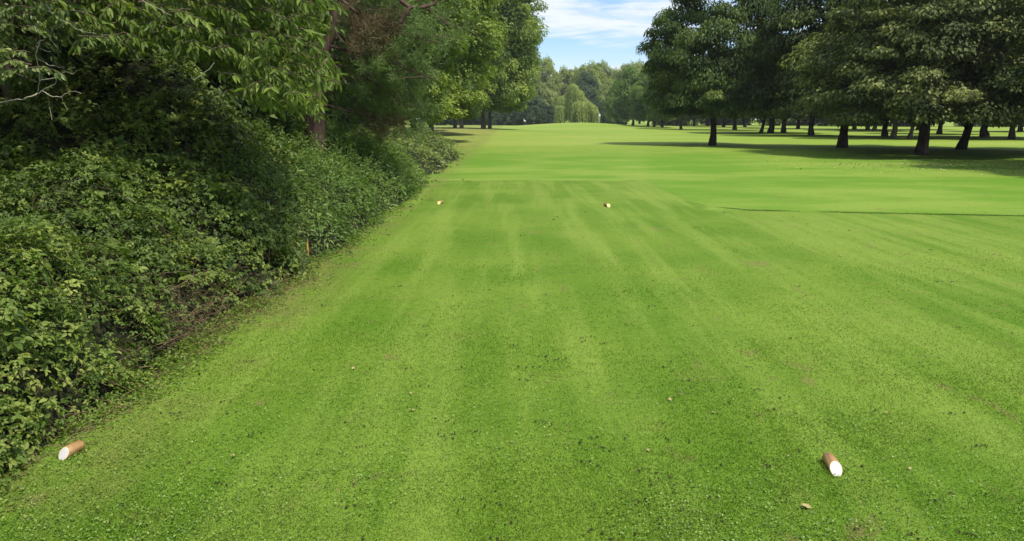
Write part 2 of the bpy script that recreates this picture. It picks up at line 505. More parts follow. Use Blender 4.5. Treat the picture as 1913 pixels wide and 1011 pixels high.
# ------------------------------------------------------------------ hedge side thicket
def xedge(y):
    return -2.93 + .13 * np.clip((y - 5.) / 3, 0, 1) + .16 * (fbm(y * .7, y * 0 + 3., 12, 3) * 2) + .18 * np.clip((y - 9) / 6, 0, 1)


def hedge_h(x, y):
    s = np.maximum(xedge(y) - x, 0)
    top = 1.30 + .30 * np.clip(s / 4, 0, 1) + .45 * fbm(x * .35, y * .35, 3, 3) + .20 * np.clip((y - 9) / 10, 0, 1)
    big = .85 * fbm(x * .9, y * .9, 4, 2)
    small = .52 * fbm(x * 2.8, y * 2.8, 6, 2) + .18 * fbm(x * 8, y * 8, 8, 1)
    rise = 1 - np.exp(-((s / .60) ** .85))
    h = (top + big + small) * rise
    top = 0
    h = h - .42 * np.exp(-((x + 4.4) / 1.6) ** 2 - ((y - 16.2) / 2.6) ** 2) * rise
    mound = 1.75 * np.exp(-((x + 6.1) / 1.5) ** 2 - ((y - 13.0) / 1.6) ** 2)
    mound2 = .55 * np.exp(-((x + 5.6) / 1.6) ** 2 - ((y - 10.4) / 1.5) ** 2)
    end = np.clip((24.6 - y) / 2.5, 0, 1) ** .6
    return np.maximum(h * end + (mound + mound2) * rise, 0)


def bush_h(x, y):
    s = np.maximum(-2.95 + .5 * fbm(y * .5, y * 0, 22, 3) - x, 0)
    h = (1.45 + .9 * fbm(x * .5, y * .35, 23, 3) + .35 * fbm(x * 1.8, y * 1.8, 24, 2)) * (1 - np.exp(-((s / .8) ** .9)))
    e = np.clip((y - 27) / 3, 0, 1) ** .5 * np.clip((44 - y) / 5, 0, 1) ** .5
    return np.maximum(h * e, 0)


def leafy_surface(mb, H, x0, x1, y0, y1, sel, size0, size1, lai, aspect, rng, depth=.30, upr=.5, tri=True, near=True, bare=None, gain=1.0, updir=0.0, m=16, out_amp=.12):
    """sprays of leaves at shoot ends over the height field H, with dark gaps between them and thinner leaves below"""
    ym = (y0 + y1) / 2; sm = size0 + size1 * ym
    n = int((x1 - x0) * (y1 - y0) * lai / sm ** 2 / .5 * 2.2 / (3 if tri else 1) / m)
    x = rng.uniform(x0, x1, n); y = rng.uniform(y0, y1, n)
    k = (x > -.74 * y - 1.0) & sel(x, y); x, y = x[k], y[k]
    e = .04
    h = H(x, y); hx = (H(x + e, y) - H(x - e, y)) / (2 * e); hy = (H(x, y + e) - H(x, y - e)) / (2 * e)
    g2 = np.sqrt(1 + hx ** 2 + hy ** 2); sz = size0 + size1 * y
    acc = np.minimum(g2, 5.) / 3.2 * (sm / sz) ** 2 * .8
    k = (rng.random(len(x)) < acc) & (h > .03)
    if bare is not None: k &= rng.random(len(x)) > bare(x, y)
    x, y, h, hx, hy, sz = [v[k] for v in (x, y, h, hx, hy, sz)]
    n = len(x); N0 = unit(np.stack([-hx, -hy, np.ones(n)], -1))
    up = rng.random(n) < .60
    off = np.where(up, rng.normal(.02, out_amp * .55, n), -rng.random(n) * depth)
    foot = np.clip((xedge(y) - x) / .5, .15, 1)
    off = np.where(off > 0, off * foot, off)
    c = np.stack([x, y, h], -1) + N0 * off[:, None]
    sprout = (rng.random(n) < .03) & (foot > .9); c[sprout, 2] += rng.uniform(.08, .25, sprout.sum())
    ct = rng.normal(.50, .15, n) + np.where(up, .04, -.16); cs = sz * np.exp(rng.normal(0, .26, n)) ; cr = sz * rng.uniform(1.5, 3.2, n)  # deeper sprays tinted darker, painting the shade between shoots
    cN = unit(N0 * .55 + np.array([0, 0, upr]) + rng.normal(0, .22, (n, 3)))
    idx = np.repeat(np.arange(n), m); q = len(idx)
    A = unit(np.cross(cN, rng.normal(0, 1, (n, 3)))); B = np.cross(cN, A)
    u = rng.normal(0, .75, q); v = rng.normal(0, .75, q); r2 = u * u + v * v
    P = c[idx] + (A[idx] * u[:, None] + B[idx] * v[:, None]) * cr[idx][:, None] + cN[idx] * ((rng.normal(0, .22, q) - .20 * r2) * cr[idx])[:, None]
    P[:, 2] = np.maximum(P[:, 2], .015)
    kk = (np.hypot(P[:, 0] + 2.64, P[:, 1] - 4.20) > .11) & (np.hypot(P[:, 0] + 2.72, P[:, 1] - 4.08) > .10)
    P, idx, u, v = P[kk], idx[kk], u[kk], v[kk]; q = len(idx)
    out = (A[idx] * u[:, None] + B[idx] * v[:, None]) + N0[idx] * np.array([.5, .5, .1]) + rng.normal(0, .35, (q, 3))
    N = unit(cN[idx] + rng.normal(0, .34, (q, 3))); D = unit(out) + np.array([0, 0, -.15 + updir])
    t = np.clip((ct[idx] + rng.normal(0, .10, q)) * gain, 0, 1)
    t = np.where(rng.random(q) < .012, 1.0, t)
    ss0 = cs[idx] * rng.uniform(.65, 1.2, q)
    if tri:
        D = unit(D - N * np.sum(D * N, -1, keepdims=True)); S = np.cross(N, D)
        for ang in (0, 1.15, -1.15):
            d = D * math.cos(ang) + S * math.sin(ang); ss = ss0 * (1.0 if ang == 0 else .82)
            leaves(mb, P + d * (ss0 * .15)[:, None], N + rng.normal(0, .18, (q, 3)), d, ss, ss * aspect, np.clip(t + rng.normal(0, .05, q), 0, 1), near=near)
    else:
        leaves(mb, P, N, D, ss0, ss0 * aspect, t, near=near)
    return q


def hull(mb, H, x0, x1, y0, y1, step, off, sel=None):  # added dark sheet that closes the foliage from inside
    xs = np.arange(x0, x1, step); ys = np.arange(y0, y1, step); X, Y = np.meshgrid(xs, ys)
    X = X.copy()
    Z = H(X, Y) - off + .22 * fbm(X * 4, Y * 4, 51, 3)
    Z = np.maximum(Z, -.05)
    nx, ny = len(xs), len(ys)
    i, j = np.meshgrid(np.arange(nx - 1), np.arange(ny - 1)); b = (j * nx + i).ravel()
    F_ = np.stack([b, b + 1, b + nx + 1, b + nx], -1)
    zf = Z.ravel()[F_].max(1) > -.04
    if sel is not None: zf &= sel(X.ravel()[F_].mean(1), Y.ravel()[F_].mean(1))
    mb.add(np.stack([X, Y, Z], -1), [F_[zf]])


def canes(mb, H, n, sel, x0, x1, y0, y1, rng, r=.004, L=.8, lift=.35):
    c = 0
    while c < n:
        x = rng.uniform(x0, x1); y = rng.uniform(y0, y1)
        if x < -.74 * y - .6 or not sel(np.array([x]), np.array([y]))[0] or x > xedge(y) - .15: continue
        a = rng.normal(-.3, 1.2); l = L * rng.uniform(.5, 1.3)
        p0 = np.array([x, y, float(H(x, y)) - .12]); e = p0 + np.array([math.cos(a) * l, math.sin(a) * l, rng.uniform(-.35, .15)])
        e[0] = min(e[0], float(xedge(e[1])) - .12)
        e[2] = max(e[2], float(H(e[0], e[1])) - .05)
        tube(mb, curve(p0, e, 6, wig=.015, rng=rng, bow=(0, 0, lift * l * rng.uniform(.1, .6))), np.linspace(r, r * .4, 6), 5)
        c += 1


rng = np.random.default_rng(11)
jit = lambda x, y: 1.4 * fbm(x * .6, y * .6, 61, 3)
s_shrub = lambda x, y: (y + jit(x, y) + .9 * np.clip(-3.6 - x, -1, 3)) < 5.2 + 0 * x
s_ivy = lambda x, y: (((x + 6.0) / 2.3) ** 2 + ((y - 12.9) / 2.2) ** 2 + jit(x, y) < 1) & ~s_shrub(x, y)
s_net = lambda x, y: (y + jit(x, y) * 1.5 + .9 * np.clip(x + 4.6, -6, 2) > 11.6) & ~s_ivy(x, y) & ~s_shrub(x, y)
s_brm = lambda x, y: ~(s_shrub(x, y) | s_ivy(x, y) | s_net(x, y))


def bare(x, y):
    a = np.exp(-(((x + 2.95) / .35) ** 2 + ((y - 6.9) / .75) ** 2) * .9)
    foot = np.clip(1 - (xedge(y) - x) / .35, 0, 1) * np.exp(-((y - 6.9) / 1.8) ** 2) * .8
    return np.clip(a * .6 + foot * .5, 0, .8)


th = empty('leafy_shrub', (-3.4, 4.2, 0))
tag(th, 'bright yellow-green leafy shrub in the near left corner behind the left white-faced log', 'shrub')
def rel(o, root):
    o.parent = root; o.matrix_parent_inverse = root.matrix_basis.inverted() if False else o.matrix_parent_inverse
    o.location = -Vector(root.location)
    return o


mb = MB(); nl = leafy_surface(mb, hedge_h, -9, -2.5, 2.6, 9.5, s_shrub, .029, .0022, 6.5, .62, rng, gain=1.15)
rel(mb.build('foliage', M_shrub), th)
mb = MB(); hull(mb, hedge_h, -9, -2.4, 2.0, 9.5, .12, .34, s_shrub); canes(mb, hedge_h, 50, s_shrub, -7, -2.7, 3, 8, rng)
rel(mb.build('stems', M_core, smooth=True), th)  # mostly the hull with its painted shade, plus a few canes
print('shrub', nl)

th = empty('bramble_thicket', (-4.5, 8, 0))
tag(th, 'dark green bramble thicket with dry brown stems at its foot, left of the tee', 'bramble')
mb = MB()
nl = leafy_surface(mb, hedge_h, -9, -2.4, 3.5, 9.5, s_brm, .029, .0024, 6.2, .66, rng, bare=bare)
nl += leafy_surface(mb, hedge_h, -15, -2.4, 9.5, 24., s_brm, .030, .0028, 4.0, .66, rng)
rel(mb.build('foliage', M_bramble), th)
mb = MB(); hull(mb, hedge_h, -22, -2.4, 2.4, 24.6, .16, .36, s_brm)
rel(mb.build('shade_hull', M_core, smooth=True), th)
mb = MB(); canes(mb, hedge_h, 260, s_brm, -9, -2.7, 4, 14, rng)
tag(rel(mb.build('cane_tangle', M_stem), th), kind='stuff')
mb = MB()
for q in range(520):     # dry twigs around the hollow
    y = rng.normal(6.9, .75) if q % 2 else rng.uniform(3.6, 10.5); x = float(xedge(y)) - abs(rng.normal(.02, .30)) + .06
    a = rng.random() * 6.28; l = rng.uniform(.12, .5)
    z = float(hedge_h(x, y)) * rng.uniform(.1, .95)
    p0 = (x, y, z); e = (x + math.cos(a) * l, y + math.sin(a) * l, max(.01, z + rng.uniform(-.25, .22)))
    tube(mb, curve(p0, e, 5, wig=.02, rng=rng), np.linspace(.0035, .0012, 5) * rng.uniform(.6, 1.3), 4)
tag(rel(mb.build('dry_tangle', bark_mat('dry_twig', (.10, .065, .035), (.26, .19, .10), 30.)), th), kind='stuff')
print('bramble', nl)

th = empty('climber_mound', (-6.1, 13, 0))
tag(th, 'tall mound of dark climbing leaves rising under the overhanging tree at left', 'climber')
mb = MB(); leafy_surface(mb, hedge_h, -10, -3, 9, 16.5, s_ivy, .03, .0028, 3.6, .72, rng, gain=.95)
rel(mb.build('foliage', M_ivy), th)
mb = MB(); hull(mb, hedge_h, -10, -3, 9, 16.5, .16, .33, s_ivy)
rel(mb.build('shade_hull', M_core, smooth=True), th)

th = empty('nettle_bank', (-3.6, 16, 0))
tag(th, 'grey-green bank of tall nettles and weeds running up to the pine trunk', 'weeds')
mb = MB()
leafy_surface(mb, hedge_h, -18, -2.3, 9, 25., s_net, .032, .0032, 3.4, .36, rng, tri=False, updir=.25, upr=.3, depth=.35)
rel(mb.build('foliage', M_nettle), th)
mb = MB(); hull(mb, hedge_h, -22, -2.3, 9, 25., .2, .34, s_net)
rel(mb.build('shade_hull', M_core, smooth=True), th)
mb = MB()
for q in range(900):
    y = rng.uniform(9.5, 24.3); x = float(xedge(y)) - rng.random() ** 1.3 * 5 - .1
    if not s_net(np.array([x]), np.array([y]))[0]: continue
    h = float(hedge_h(x, y)); l = rng.uniform(.08, .38); dx, dy = rng.normal(0, .08, 2)
    tube(mb, curve((x, y, h - .3), (x + dx, y + dy, h + l), 4), [.005, .004, .003, .002], 4)
    m = int(l * 42) + 3; t = rng.random(m)
    P = np.array([x, y, h]) + np.stack([dx * t, dy * t, l * t], -1)
    a = rng.random(m) * 6.28; D = np.stack([np.cos(a), np.sin(a), .1 + 0 * a], -1)
    leaves(mb, P, np.array([0, 0, 1.]) + rng.normal(0, .4, (m, 3)), D, .05 + .002 * y, .022, np.clip(rng.normal(.65, .12, m), 0, 1))
rel(mb.build('upright_stems', M_nettle), th)

th = empty('end_bush', (-4.2, 36, 0))
tag(th, 'low rounded pale green bush past the end of the nettle bank', 'bush')
mb = MB(); leafy_surface(mb, bush_h, -14, -2.3, 26.5, 45, lambda x, y: y > 0, .05, .0028, 2.6, .4, rng, tri=False, updir=.2, near=False, upr=.3)
rel(mb.build('foliage', M_bush), th)
mb = MB(); hull(mb, bush_h, -16, -2.3, 26.5, 45, .3, .28)
rel(mb.build('shade_hull', M_core, smooth=True), th)

# weeds and dry bits straggling out at the foot of the thicket
mb = MB(); n = 9000
y = 1 / (1 / 3.3 + rng.random(n) * (1 / 22. - 1 / 3.3)); x = xedge(y) + np.abs(rng.normal(0, .22, n)) - .10
k = (rng.random(n) < np.clip(.6 + 2 * fbm(x * 2, y * 1.3, 90, 3), .05, 1)) & (np.hypot(x + 2.75, y - 4.1) > .36); x, y = x[k], y[k]; n = len(x)
a = rng.random(n) * 6.28
leaves(mb, np.stack([x, y, rng.uniform(.01, .09, n)], -1), np.array([0, 0, 1.]) + rng.normal(0, .45, (n, 3)),
       np.stack([np.cos(a), np.sin(a), 0 * a + .2], -1), .018 + .0018 * y, .013 + .0011 * y, rng.random(n), near=True)
tag(mb.build('edge_weeds', leaf_mat('edge_weed_leaves', (.08, .14, .015), (.14, .22, .028), (.25, .32, .06), .35)),
    'small weeds creeping from the thicket onto the turf', 'weeds', None, 'stuff')
mb = MB()
for q in range(700):
    y = rng.choice([rng.normal(6.8, .9), rng.uniform(4, 14)]); x = float(xedge(y)) + abs(rng.normal(0, .14)) - .05
    a = rng.random() * 6.28; l = rng.uniform(.05, .22)
    tube(mb, curve((x, y, .008), (x + math.cos(a) * l, y + math.sin(a) * l, rng.uniform(.005, .05)), 4, wig=.006, rng=rng), [.002, .002, .0015, .001], 4)
tag(mb.build('dry_stem_litter', plain('dry_straw', (.23, .17, .09), .8)), 'dry brown stems littering the edge of the turf', 'litter', None, 'stuff')

# ------------------------------------------------------------------ trees
def crown_leaves(mb, seed, R, z0, z1, n_cl, n_lf, leaf, prof, rc=.17, flat=.45, droop=.25, aspect=.6, fill=.25, lob=.2, upw=.8):
    """leaf sprays clustered at branch ends through an uneven envelope; returns the cluster centres"""
    rng = np.random.default_rng(seed)
    t = rng.random(n_cl * 3); k = rng.random(len(t)) < prof(t) * (.45 + .55 * prof(t)); t = t[k][:n_cl]; n = len(t)
    th = rng.random(n) * 6.283
    r = R * prof(t) * (1 + lob * 2 * fbm(th / 6.283 * 5 + 9, t * 4, seed, 2))
    rho = np.where(rng.random(n) < fill, rng.random(n) ** .6 * .8, 1 - .28 * rng.random(n) ** 1.5)
    c = np.stack([np.cos(th) * r * rho, np.sin(th) * r * rho, z0 + (z1 - z0) * t], -1)
    rad = R * rc * rng.uniform(.6, 1.35, n)
    c[:, 2] = np.maximum(c[:, 2], z0 + rad * flat * .6 + .06 * R * rng.random(n) ** 2)
    ctint = rng.normal(.5, .17, n)
    m = n_lf
    idx = np.repeat(np.arange(n), m)
    q = unit(rng.normal(0, 1, (n * m, 3))) * (rng.random((n * m, 1)) ** .45)
    loc = q * rad[idx][:, None]; loc[:, 2] *= flat
    hd = np.hypot(loc[:, 0], loc[:, 1]) / rad[idx]
    loc[:, 2] -= droop * rad[idx] * hd ** 2
    P = c[idx] + loc
    out = unit(c * np.array([1, 1, .0]) + 1e-6)[idx]
    N = unit(np.array([0, 0, upw]) + out * .45 + unit(loc) * .5 + rng.normal(0, .42, (n * m, 3)))
    D = out * .5 + unit(loc) * .8 + np.array([0, 0, -.35]) + rng.normal(0, .35, (n * m, 3))
    L = leaf * rng.uniform(.6, 1.3, n * m)
    leaves(mb, P, N, D, L, L * aspect, np.clip(ctint[idx] + rng.normal(0, .13, n * m), 0, 1))
    return c, rad


def trunk_mesh(mb, seed, c, h_fork, r0, z_top, lean=(0, 0), n_limb=9, flare=1.65, per=3, k=12, rl=.35):
    rng = np.random.default_rng(seed)
    top = np.array([lean[0], lean[1], z_top])
    ts = np.array([0, .03, .08, .18, .35, .6, 1.0])
    zz = ts * z_top
    P = np.stack([lean[0] * ts ** .8, lean[1] * ts ** .8, zz], -1) + np.r_[[[0, 0, -.15]], np.zeros((6, 3))]
    P[2:, :2] += rng.normal(0, r0 * .18, (5, 2))
    rr = r0 * np.array([flare, flare * .86, 1.12, 1.0, .82, .5, .12])
    tube(mb, P, rr, k, wob=.14, rng=rng)
    if len(c) == 0: return
    ang = np.arctan2(c[:, 1], c[:, 0])
    for q in range(n_limb):
        a = q / n_limb * 6.283 + rng.normal(0, .25)
        d = np.abs(np.angle(np.exp(1j * (ang - a)))); pick = np.where(d < .6)[0]
        if len(pick) == 0: continue
        tg = c[rng.choice(pick)]
        zs = h_fork + (z_top - h_fork) * rng.random() * .5 if q > 2 else h_fork * rng.uniform(.9, 1.1)
        f = zs / z_top; p0 = np.array([lean[0] * f ** .8, lean[1] * f ** .8, zs])
        rb = r0 * rl * (1 - f * .5) * rng.uniform(.7, 1.1)
        L = curve(p0, tg, 7, bow=(0, 0, .10 * np.linalg.norm(tg - p0)), wig=.03 * np.linalg.norm(tg - p0), rng=rng)
        tube(mb, L, np.linspace(rb, rb * .15, 7), 7)
        for s in range(per):
            j0 = rng.integers(2, 6); near = c[rng.choice(pick)]
            tube(mb, curve(L[j0], near, 5, wig=.1, rng=rng), np.linspace(rb * .4, rb * .06, 5), 5)


dome = lambda t: np.clip(np.where(t < .12, .80 + 1.6 * t, 1) * np.sqrt(np.clip(1 - (np.clip(t - .25, 0, 1) / .76) ** 2, 0, 1)), .02, 1)
tall = lambda t: np.clip((.80 + .57 * t) * (t < .35) + (t >= .35) * np.sqrt(np.clip(1 - (np.maximum(t - .35, 0) / .66) ** 2.2, 0, 1)), .05, 1)
oval = lambda t: np.clip(np.sin(np.pi * np.clip(.14 + .84 * t, 0, 1)) ** .65, .05, 1)


def variant(seed, R, z0, z1, ncl, nlf, leaf, prof, r0, fork, lean=(0, 0), kw={}, tk={}):
    mbc = MB(); c, rad = crown_leaves(mbc, seed, R, z0, z1, ncl, nlf, leaf, prof, **kw)
    mbt = MB(); trunk_mesh(mbt, seed, c, fork, r0, z1 * .82, lean, **tk)
    if lean[0]: tube(mbt, [(.40, .05, 1.15), (.12, .08, 1.5), (-.35, .1, 1.85), (-.8, .15, 2.6)], [.11, .11, .09, .05], 8)
    return mbt.mesh('trunk', M_bark, True), mbc.mesh('crown', M_chest)


VAR = {}
for nm, sd in (('ca', 101), ('cb', 102), ('cc', 103)):
    VAR[nm] = variant(sd, 6.2, 2.1, 12.5, 280, 290, .25, dome, .27, 2.3, kw=dict(rc=.20, flat=.38, lob=.30, upw=1.0, droop=.16), tk=dict(n_limb=10))
VAR['lean'] = variant(104, 5.0, 2.2, 9.5, 200, 200, .25, dome, .21, 2.1, lean=(1.9, .3), kw=dict(rc=.2, lob=.3))
for nm, sd in (('pa', 111), ('pb', 112)):
    VAR[nm] = variant(sd, 6.0, 2.9, 27, 560, 200, .33, tall, .20, 3.4, kw=dict(rc=.20, flat=.7, lob=.32, fill=.3, droop=.1, upw=.5), tk=dict(n_limb=12))
for nm, sd in (('fa', 121), ('fb', 122)):
    VAR[nm] = variant(sd, 6.0, 1.8, 16, 190, 90, .60, oval, .33, 3.0, kw=dict(rc=.24, flat=.6, lob=.3, droop=.1, upw=.6), tk=dict(n_limb=8, per=2))
VAR['wd'] = variant(131, 4.6, .5, 11, 260, 230, .20, oval, .25, 1.2, kw=dict(rc=.24, flat=.6, lob=.3, fill=.4))


def tree(name, var, loc, label, crown_mat, R=1.0, H=1.0, rz=None, trunk_mat=None, cat='tree', group=None, seed=[0]):
    seed[0] += 1; r = random.Random(seed[0])
    root = empty(name, loc, r.random() * 6.28 if rz is None else rz, (R, R, H))
    tag(root, label, cat, group)
    tm, cm = VAR[var]
    for nm, me, mt in (('trunk', tm, trunk_mat or M_bark), ('crown', cm, crown_mat)):
        o = bpy.data.objects.new(nm, me); C.objects.link(o); o.parent = root
        o.material_slots[0].link = 'OBJECT'; o.material_slots[0].material = mt
    return root


RG = 'trees of the right-hand avenue'
def rt(px, py, var, label, R=1., H=1., mat=None, rz=None, tm=None):
    return tree('chestnut_tree', var, at(px, py), label, mat or M_chest, R, H, rz, tm, 'tree', RG)


# the three nearest and their neighbours
rt(1330, 272, 'ca', 'big dark tree with flared trunk standing leftmost of the three nearest on the right', .80, 1.14, M_lime)
rt(1574, 276, 'cb', 'dark tree with a straight trunk between the two other nearest right-hand trees', .90, 1.22)
rt(1722, 290, 'cc', 'nearest right-hand tree with broad crown coloured as sunlit and thick trunk', .94, .88, M_sunlit)
rt(1794, 279, 'lean', 'tree with a forked trunk leaning right behind the nearest right-hand tree', 1.05, 1.1, rz=.1)
rt(1985, 285, 'ca', 'tree at the right edge of the photo whose crown touches the corner', 1.1, 1.0)
p0 = (27.8, 27.5, 0)
tree('chestnut_tree', 'cc', p0, 'tree just beyond the right edge of the photo whose shade falls on the turf', M_chest, 1.15, 1.0, None, None, 'tree', RG)
# behind
rt(1222, 237, 'ca', 'far tree with stout dark trunk left of the pale slim trunk', .80, .95, M_far_mid)
rt(1272, 242, 'cb', 'tree with a slim pale trunk left of the big flared trunk', .80, 1.0, M_far_mid, tm=M_bark2)
rt(1322, 236, 'cc', 'distant tree showing just left of the big flared trunk', 1.1, 1.1)
rt(1352, 238, 'ca', 'distant tree showing just right of the big flared trunk', 1.1, 1.1)
rt(1372, 243, 'cb', 'dark tree with spreading trunk base right of the big flared trunk', 1.1, 1.15)
rt(1392, 238, 'lean', 'distant leaning tree behind the spreading trunk base', 1.3, 1.3)
rt(1421, 249, 'lean', 'dark tree leaning right beside the widely forked trunk', .9, 1.2, rz=0)
rt(1439, 249, 'cc', 'tree with thick widely forked trunk in the middle of the right-hand trees', 1.3, 1.1)
rt(1464, 248, 'ca', 'dark tree immediately right of the widely forked trunk', 1.05, 1.15)
rt(1515, 253, 'cb', 'tree standing alone between the forked trunk and the middle near tree', 1.0, 1.05)
rt(1596, 242, 'ca', 'far tree just right of the middle near trunk', 1.1, 1.1)
rt(1621, 243, 'cc', 'far thin-trunked tree second right of the middle near trunk', 1.1, 1.1)
rt(1633, 245, 'cb', 'far grey-trunked tree left of the pair of trunks', 1.05, 1.1, tm=M_bark2)
rt(1653, 255, 'ca', 'dark-trunked tree left in the pair before the nearest trunk', .95, 1.05)
rt(1669, 259, 'cc', 'pale-trunked tree right in the pair before the nearest trunk', .8, 1.1, tm=M_bark2)
rt(1698, 260, 'lean', 'slim pale tree leaning right just left of the nearest trunk', .8, 1.0, rz=.2, tm=M_bark2)
rt(1755, 251, 'cb', 'tree with dark trunk between the nearest trunk and the leaning fork', 1.0, 1.0)
rt(1838, 256, 'ca', 'tree with a trunk widening into its crown right of the leaning fork', 1.25, 1.0)
rt(1889, 261, 'cb', 'slender-trunked tree near the right edge of the photo', .85, 1.05)
rt(1905, 246, 'cc', 'far tree behind the slender trunk at the right edge', 1.1, 1.0)
rt(1715, 243, 'cb', 'far tree hidden behind the nearest right-hand trunk', 1.1, 1.1)
rt(1490, 241, 'ca', 'far tree behind the gap right of the forked trunk', 1.1, 1.15)
rt(1250, 235, 'cb', 'distant tree between the stout dark trunk and the slim pale one', .85, .95, M_far_mid)
rt(1297, 235, 'ca', 'distant tree behind the grass right of the slim pale trunk', 1.15, 1.15)
rr = random.Random(5)
for q in range(15):
    X = 55 + q * 15 + rr.uniform(-3, 3); Y = 250 - q * 7 + rr.uniform(-10, 10)
    tree('boundary_tree', ('fa', 'fb')[q % 2], (X, Y, float(terrain(X, Y)) - 1.9), 'dark tree in the far boundary row behind the right-hand trees',
         (M_far_mid, M_far_dark)[rr.random() < .6], 1.6, rr.uniform(.9, 1.15), group='far right boundary row')

# left: poplars beyond the thicket
LG = 'tall pale green trees along the left of the fairway'
def lt(X, Y, var, label, R, H, mat=M_poplar, tm=M_bark2, name='poplar_tree', rz=None):
    return tree(name, var, (X, Y, float(terrain(X, Y))), label, mat, R, H, rz, tm, 'tree', LG)


p = at(904, 238); s = 125 / p[1]
lt((904 - 956.5) / F * 125, 125, 'pa', 'tall tree with clean pale trunk rightmost at the left fairway edge', 1.42, 1.30)
lt((916 - 956.5) / F * 132, 132, 'pb', 'tall tree with thin trunk just behind the rightmost pale trunk', 1.15, 1.1)
lt((864 - 956.5) / F * 118, 118, 'pb', 'tall tree with twin pale trunks left of the rightmost poplar', 1.05, 1.15)
lt((852 - 956.5) / F * 121, 121, 'pa', 'tall tree whose dark trunk leans beside the twin pale trunks', 1.0, 1.2)
lt(-9.5, 88, 'pa', 'yellow-green tree hanging low above the end bush', 1.15, .85)
lt(-8.6, 66, 'pb', 'bright green tree behind the right side of the pine', 1.05, .75)
lt(-9.0, 50, 'pa', 'leafy green tree rising straight behind the pine branches', .9, .60)
lt(-9.5, 38, 'pb', 'mid green tree directly behind the pine trunk', .85, .55, M_lime, M_bark)
lt(-15, 100, 'pb', 'tall tree filling the wood behind the low-hanging yellow-green tree', 1.3, 1.1)
for q, (X, Y, R, H) in enumerate([(-8.5, 29, .9, 1.), (-12, 22, 1.1, 1.2), (-11.5, 16.5, 1.0, 1.1), (-15, 18, 1.2, 1.3), (-9.2, 19.5, .9, 1.0), (-17, 27, 1.3, 1.4), (-13, 33, 1.2, 1.2),
                                  (-13.5, 12, 1.1, 1.2), (-10.2, 12.2, .75, 1.0), (-18, 45, 1.6, 1.4), (-14, 48, 1.3, 1.2), (-16, 60, 1.5, 1.4)]):
    tree('woodland_tree', 'wd', (X, Y, 0), 'dark dense tree in the shaded wood behind the thicket at left', M_wood, R, H, group='dark wood behind the thicket')

# distance
def ft(px, topy, Y, Rpx, var, label, mat, name='distant_tree', group=None, tm=None):
    X = (px - 956.5) / F * Y; z = float(terrain(X, Y)); base = 27 if var[0] == 'p' else 16
    return tree(name, var, (X, Y, z - (1.3 if name == 'low_dark_tree' else 0)), label, mat, Rpx / F * Y / 6.0, (ztop(topy, Y) - z) / base, None, tm, 'tree', group)


BG = 'tall pale trees closing the far end of the fairway'
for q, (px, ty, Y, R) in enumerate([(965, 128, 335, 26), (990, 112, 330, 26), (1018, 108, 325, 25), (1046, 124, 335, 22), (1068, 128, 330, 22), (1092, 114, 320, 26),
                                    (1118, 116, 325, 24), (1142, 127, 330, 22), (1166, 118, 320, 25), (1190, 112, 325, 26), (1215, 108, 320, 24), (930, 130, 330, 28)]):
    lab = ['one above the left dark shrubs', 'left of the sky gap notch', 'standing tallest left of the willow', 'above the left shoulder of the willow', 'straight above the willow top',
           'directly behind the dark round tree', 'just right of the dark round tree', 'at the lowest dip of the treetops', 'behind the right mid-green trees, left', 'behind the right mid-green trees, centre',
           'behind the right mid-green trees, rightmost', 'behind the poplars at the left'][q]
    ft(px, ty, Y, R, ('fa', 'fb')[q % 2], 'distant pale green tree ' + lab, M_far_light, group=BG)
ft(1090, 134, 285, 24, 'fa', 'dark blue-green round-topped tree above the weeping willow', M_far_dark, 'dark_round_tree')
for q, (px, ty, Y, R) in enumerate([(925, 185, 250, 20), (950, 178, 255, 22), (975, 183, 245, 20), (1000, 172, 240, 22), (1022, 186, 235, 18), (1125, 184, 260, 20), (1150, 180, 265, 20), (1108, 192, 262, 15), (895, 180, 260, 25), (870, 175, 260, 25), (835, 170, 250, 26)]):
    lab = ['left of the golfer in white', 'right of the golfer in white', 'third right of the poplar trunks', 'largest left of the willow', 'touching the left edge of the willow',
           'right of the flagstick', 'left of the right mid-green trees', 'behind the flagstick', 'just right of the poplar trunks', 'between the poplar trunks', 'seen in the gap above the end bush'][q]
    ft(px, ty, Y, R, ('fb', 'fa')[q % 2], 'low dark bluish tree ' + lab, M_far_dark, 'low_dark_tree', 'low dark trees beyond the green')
for q, (px, ty, Y, R, lab) in enumerate([(1150, 150, 215, 22, 'leftmost'), (1178, 124, 190, 34, 'tallest'), (1206, 128, 180, 30, 'third from the left'), (1232, 104, 165, 34, 'rightmost, touching the dark avenue')]):
    ft(px, ty, Y, R, ('fa', 'fb')[q % 2], 'mid-green tree right of the green, ' + lab, M_far_mid, 'mid_green_tree', 'mid-green trees right of the green')

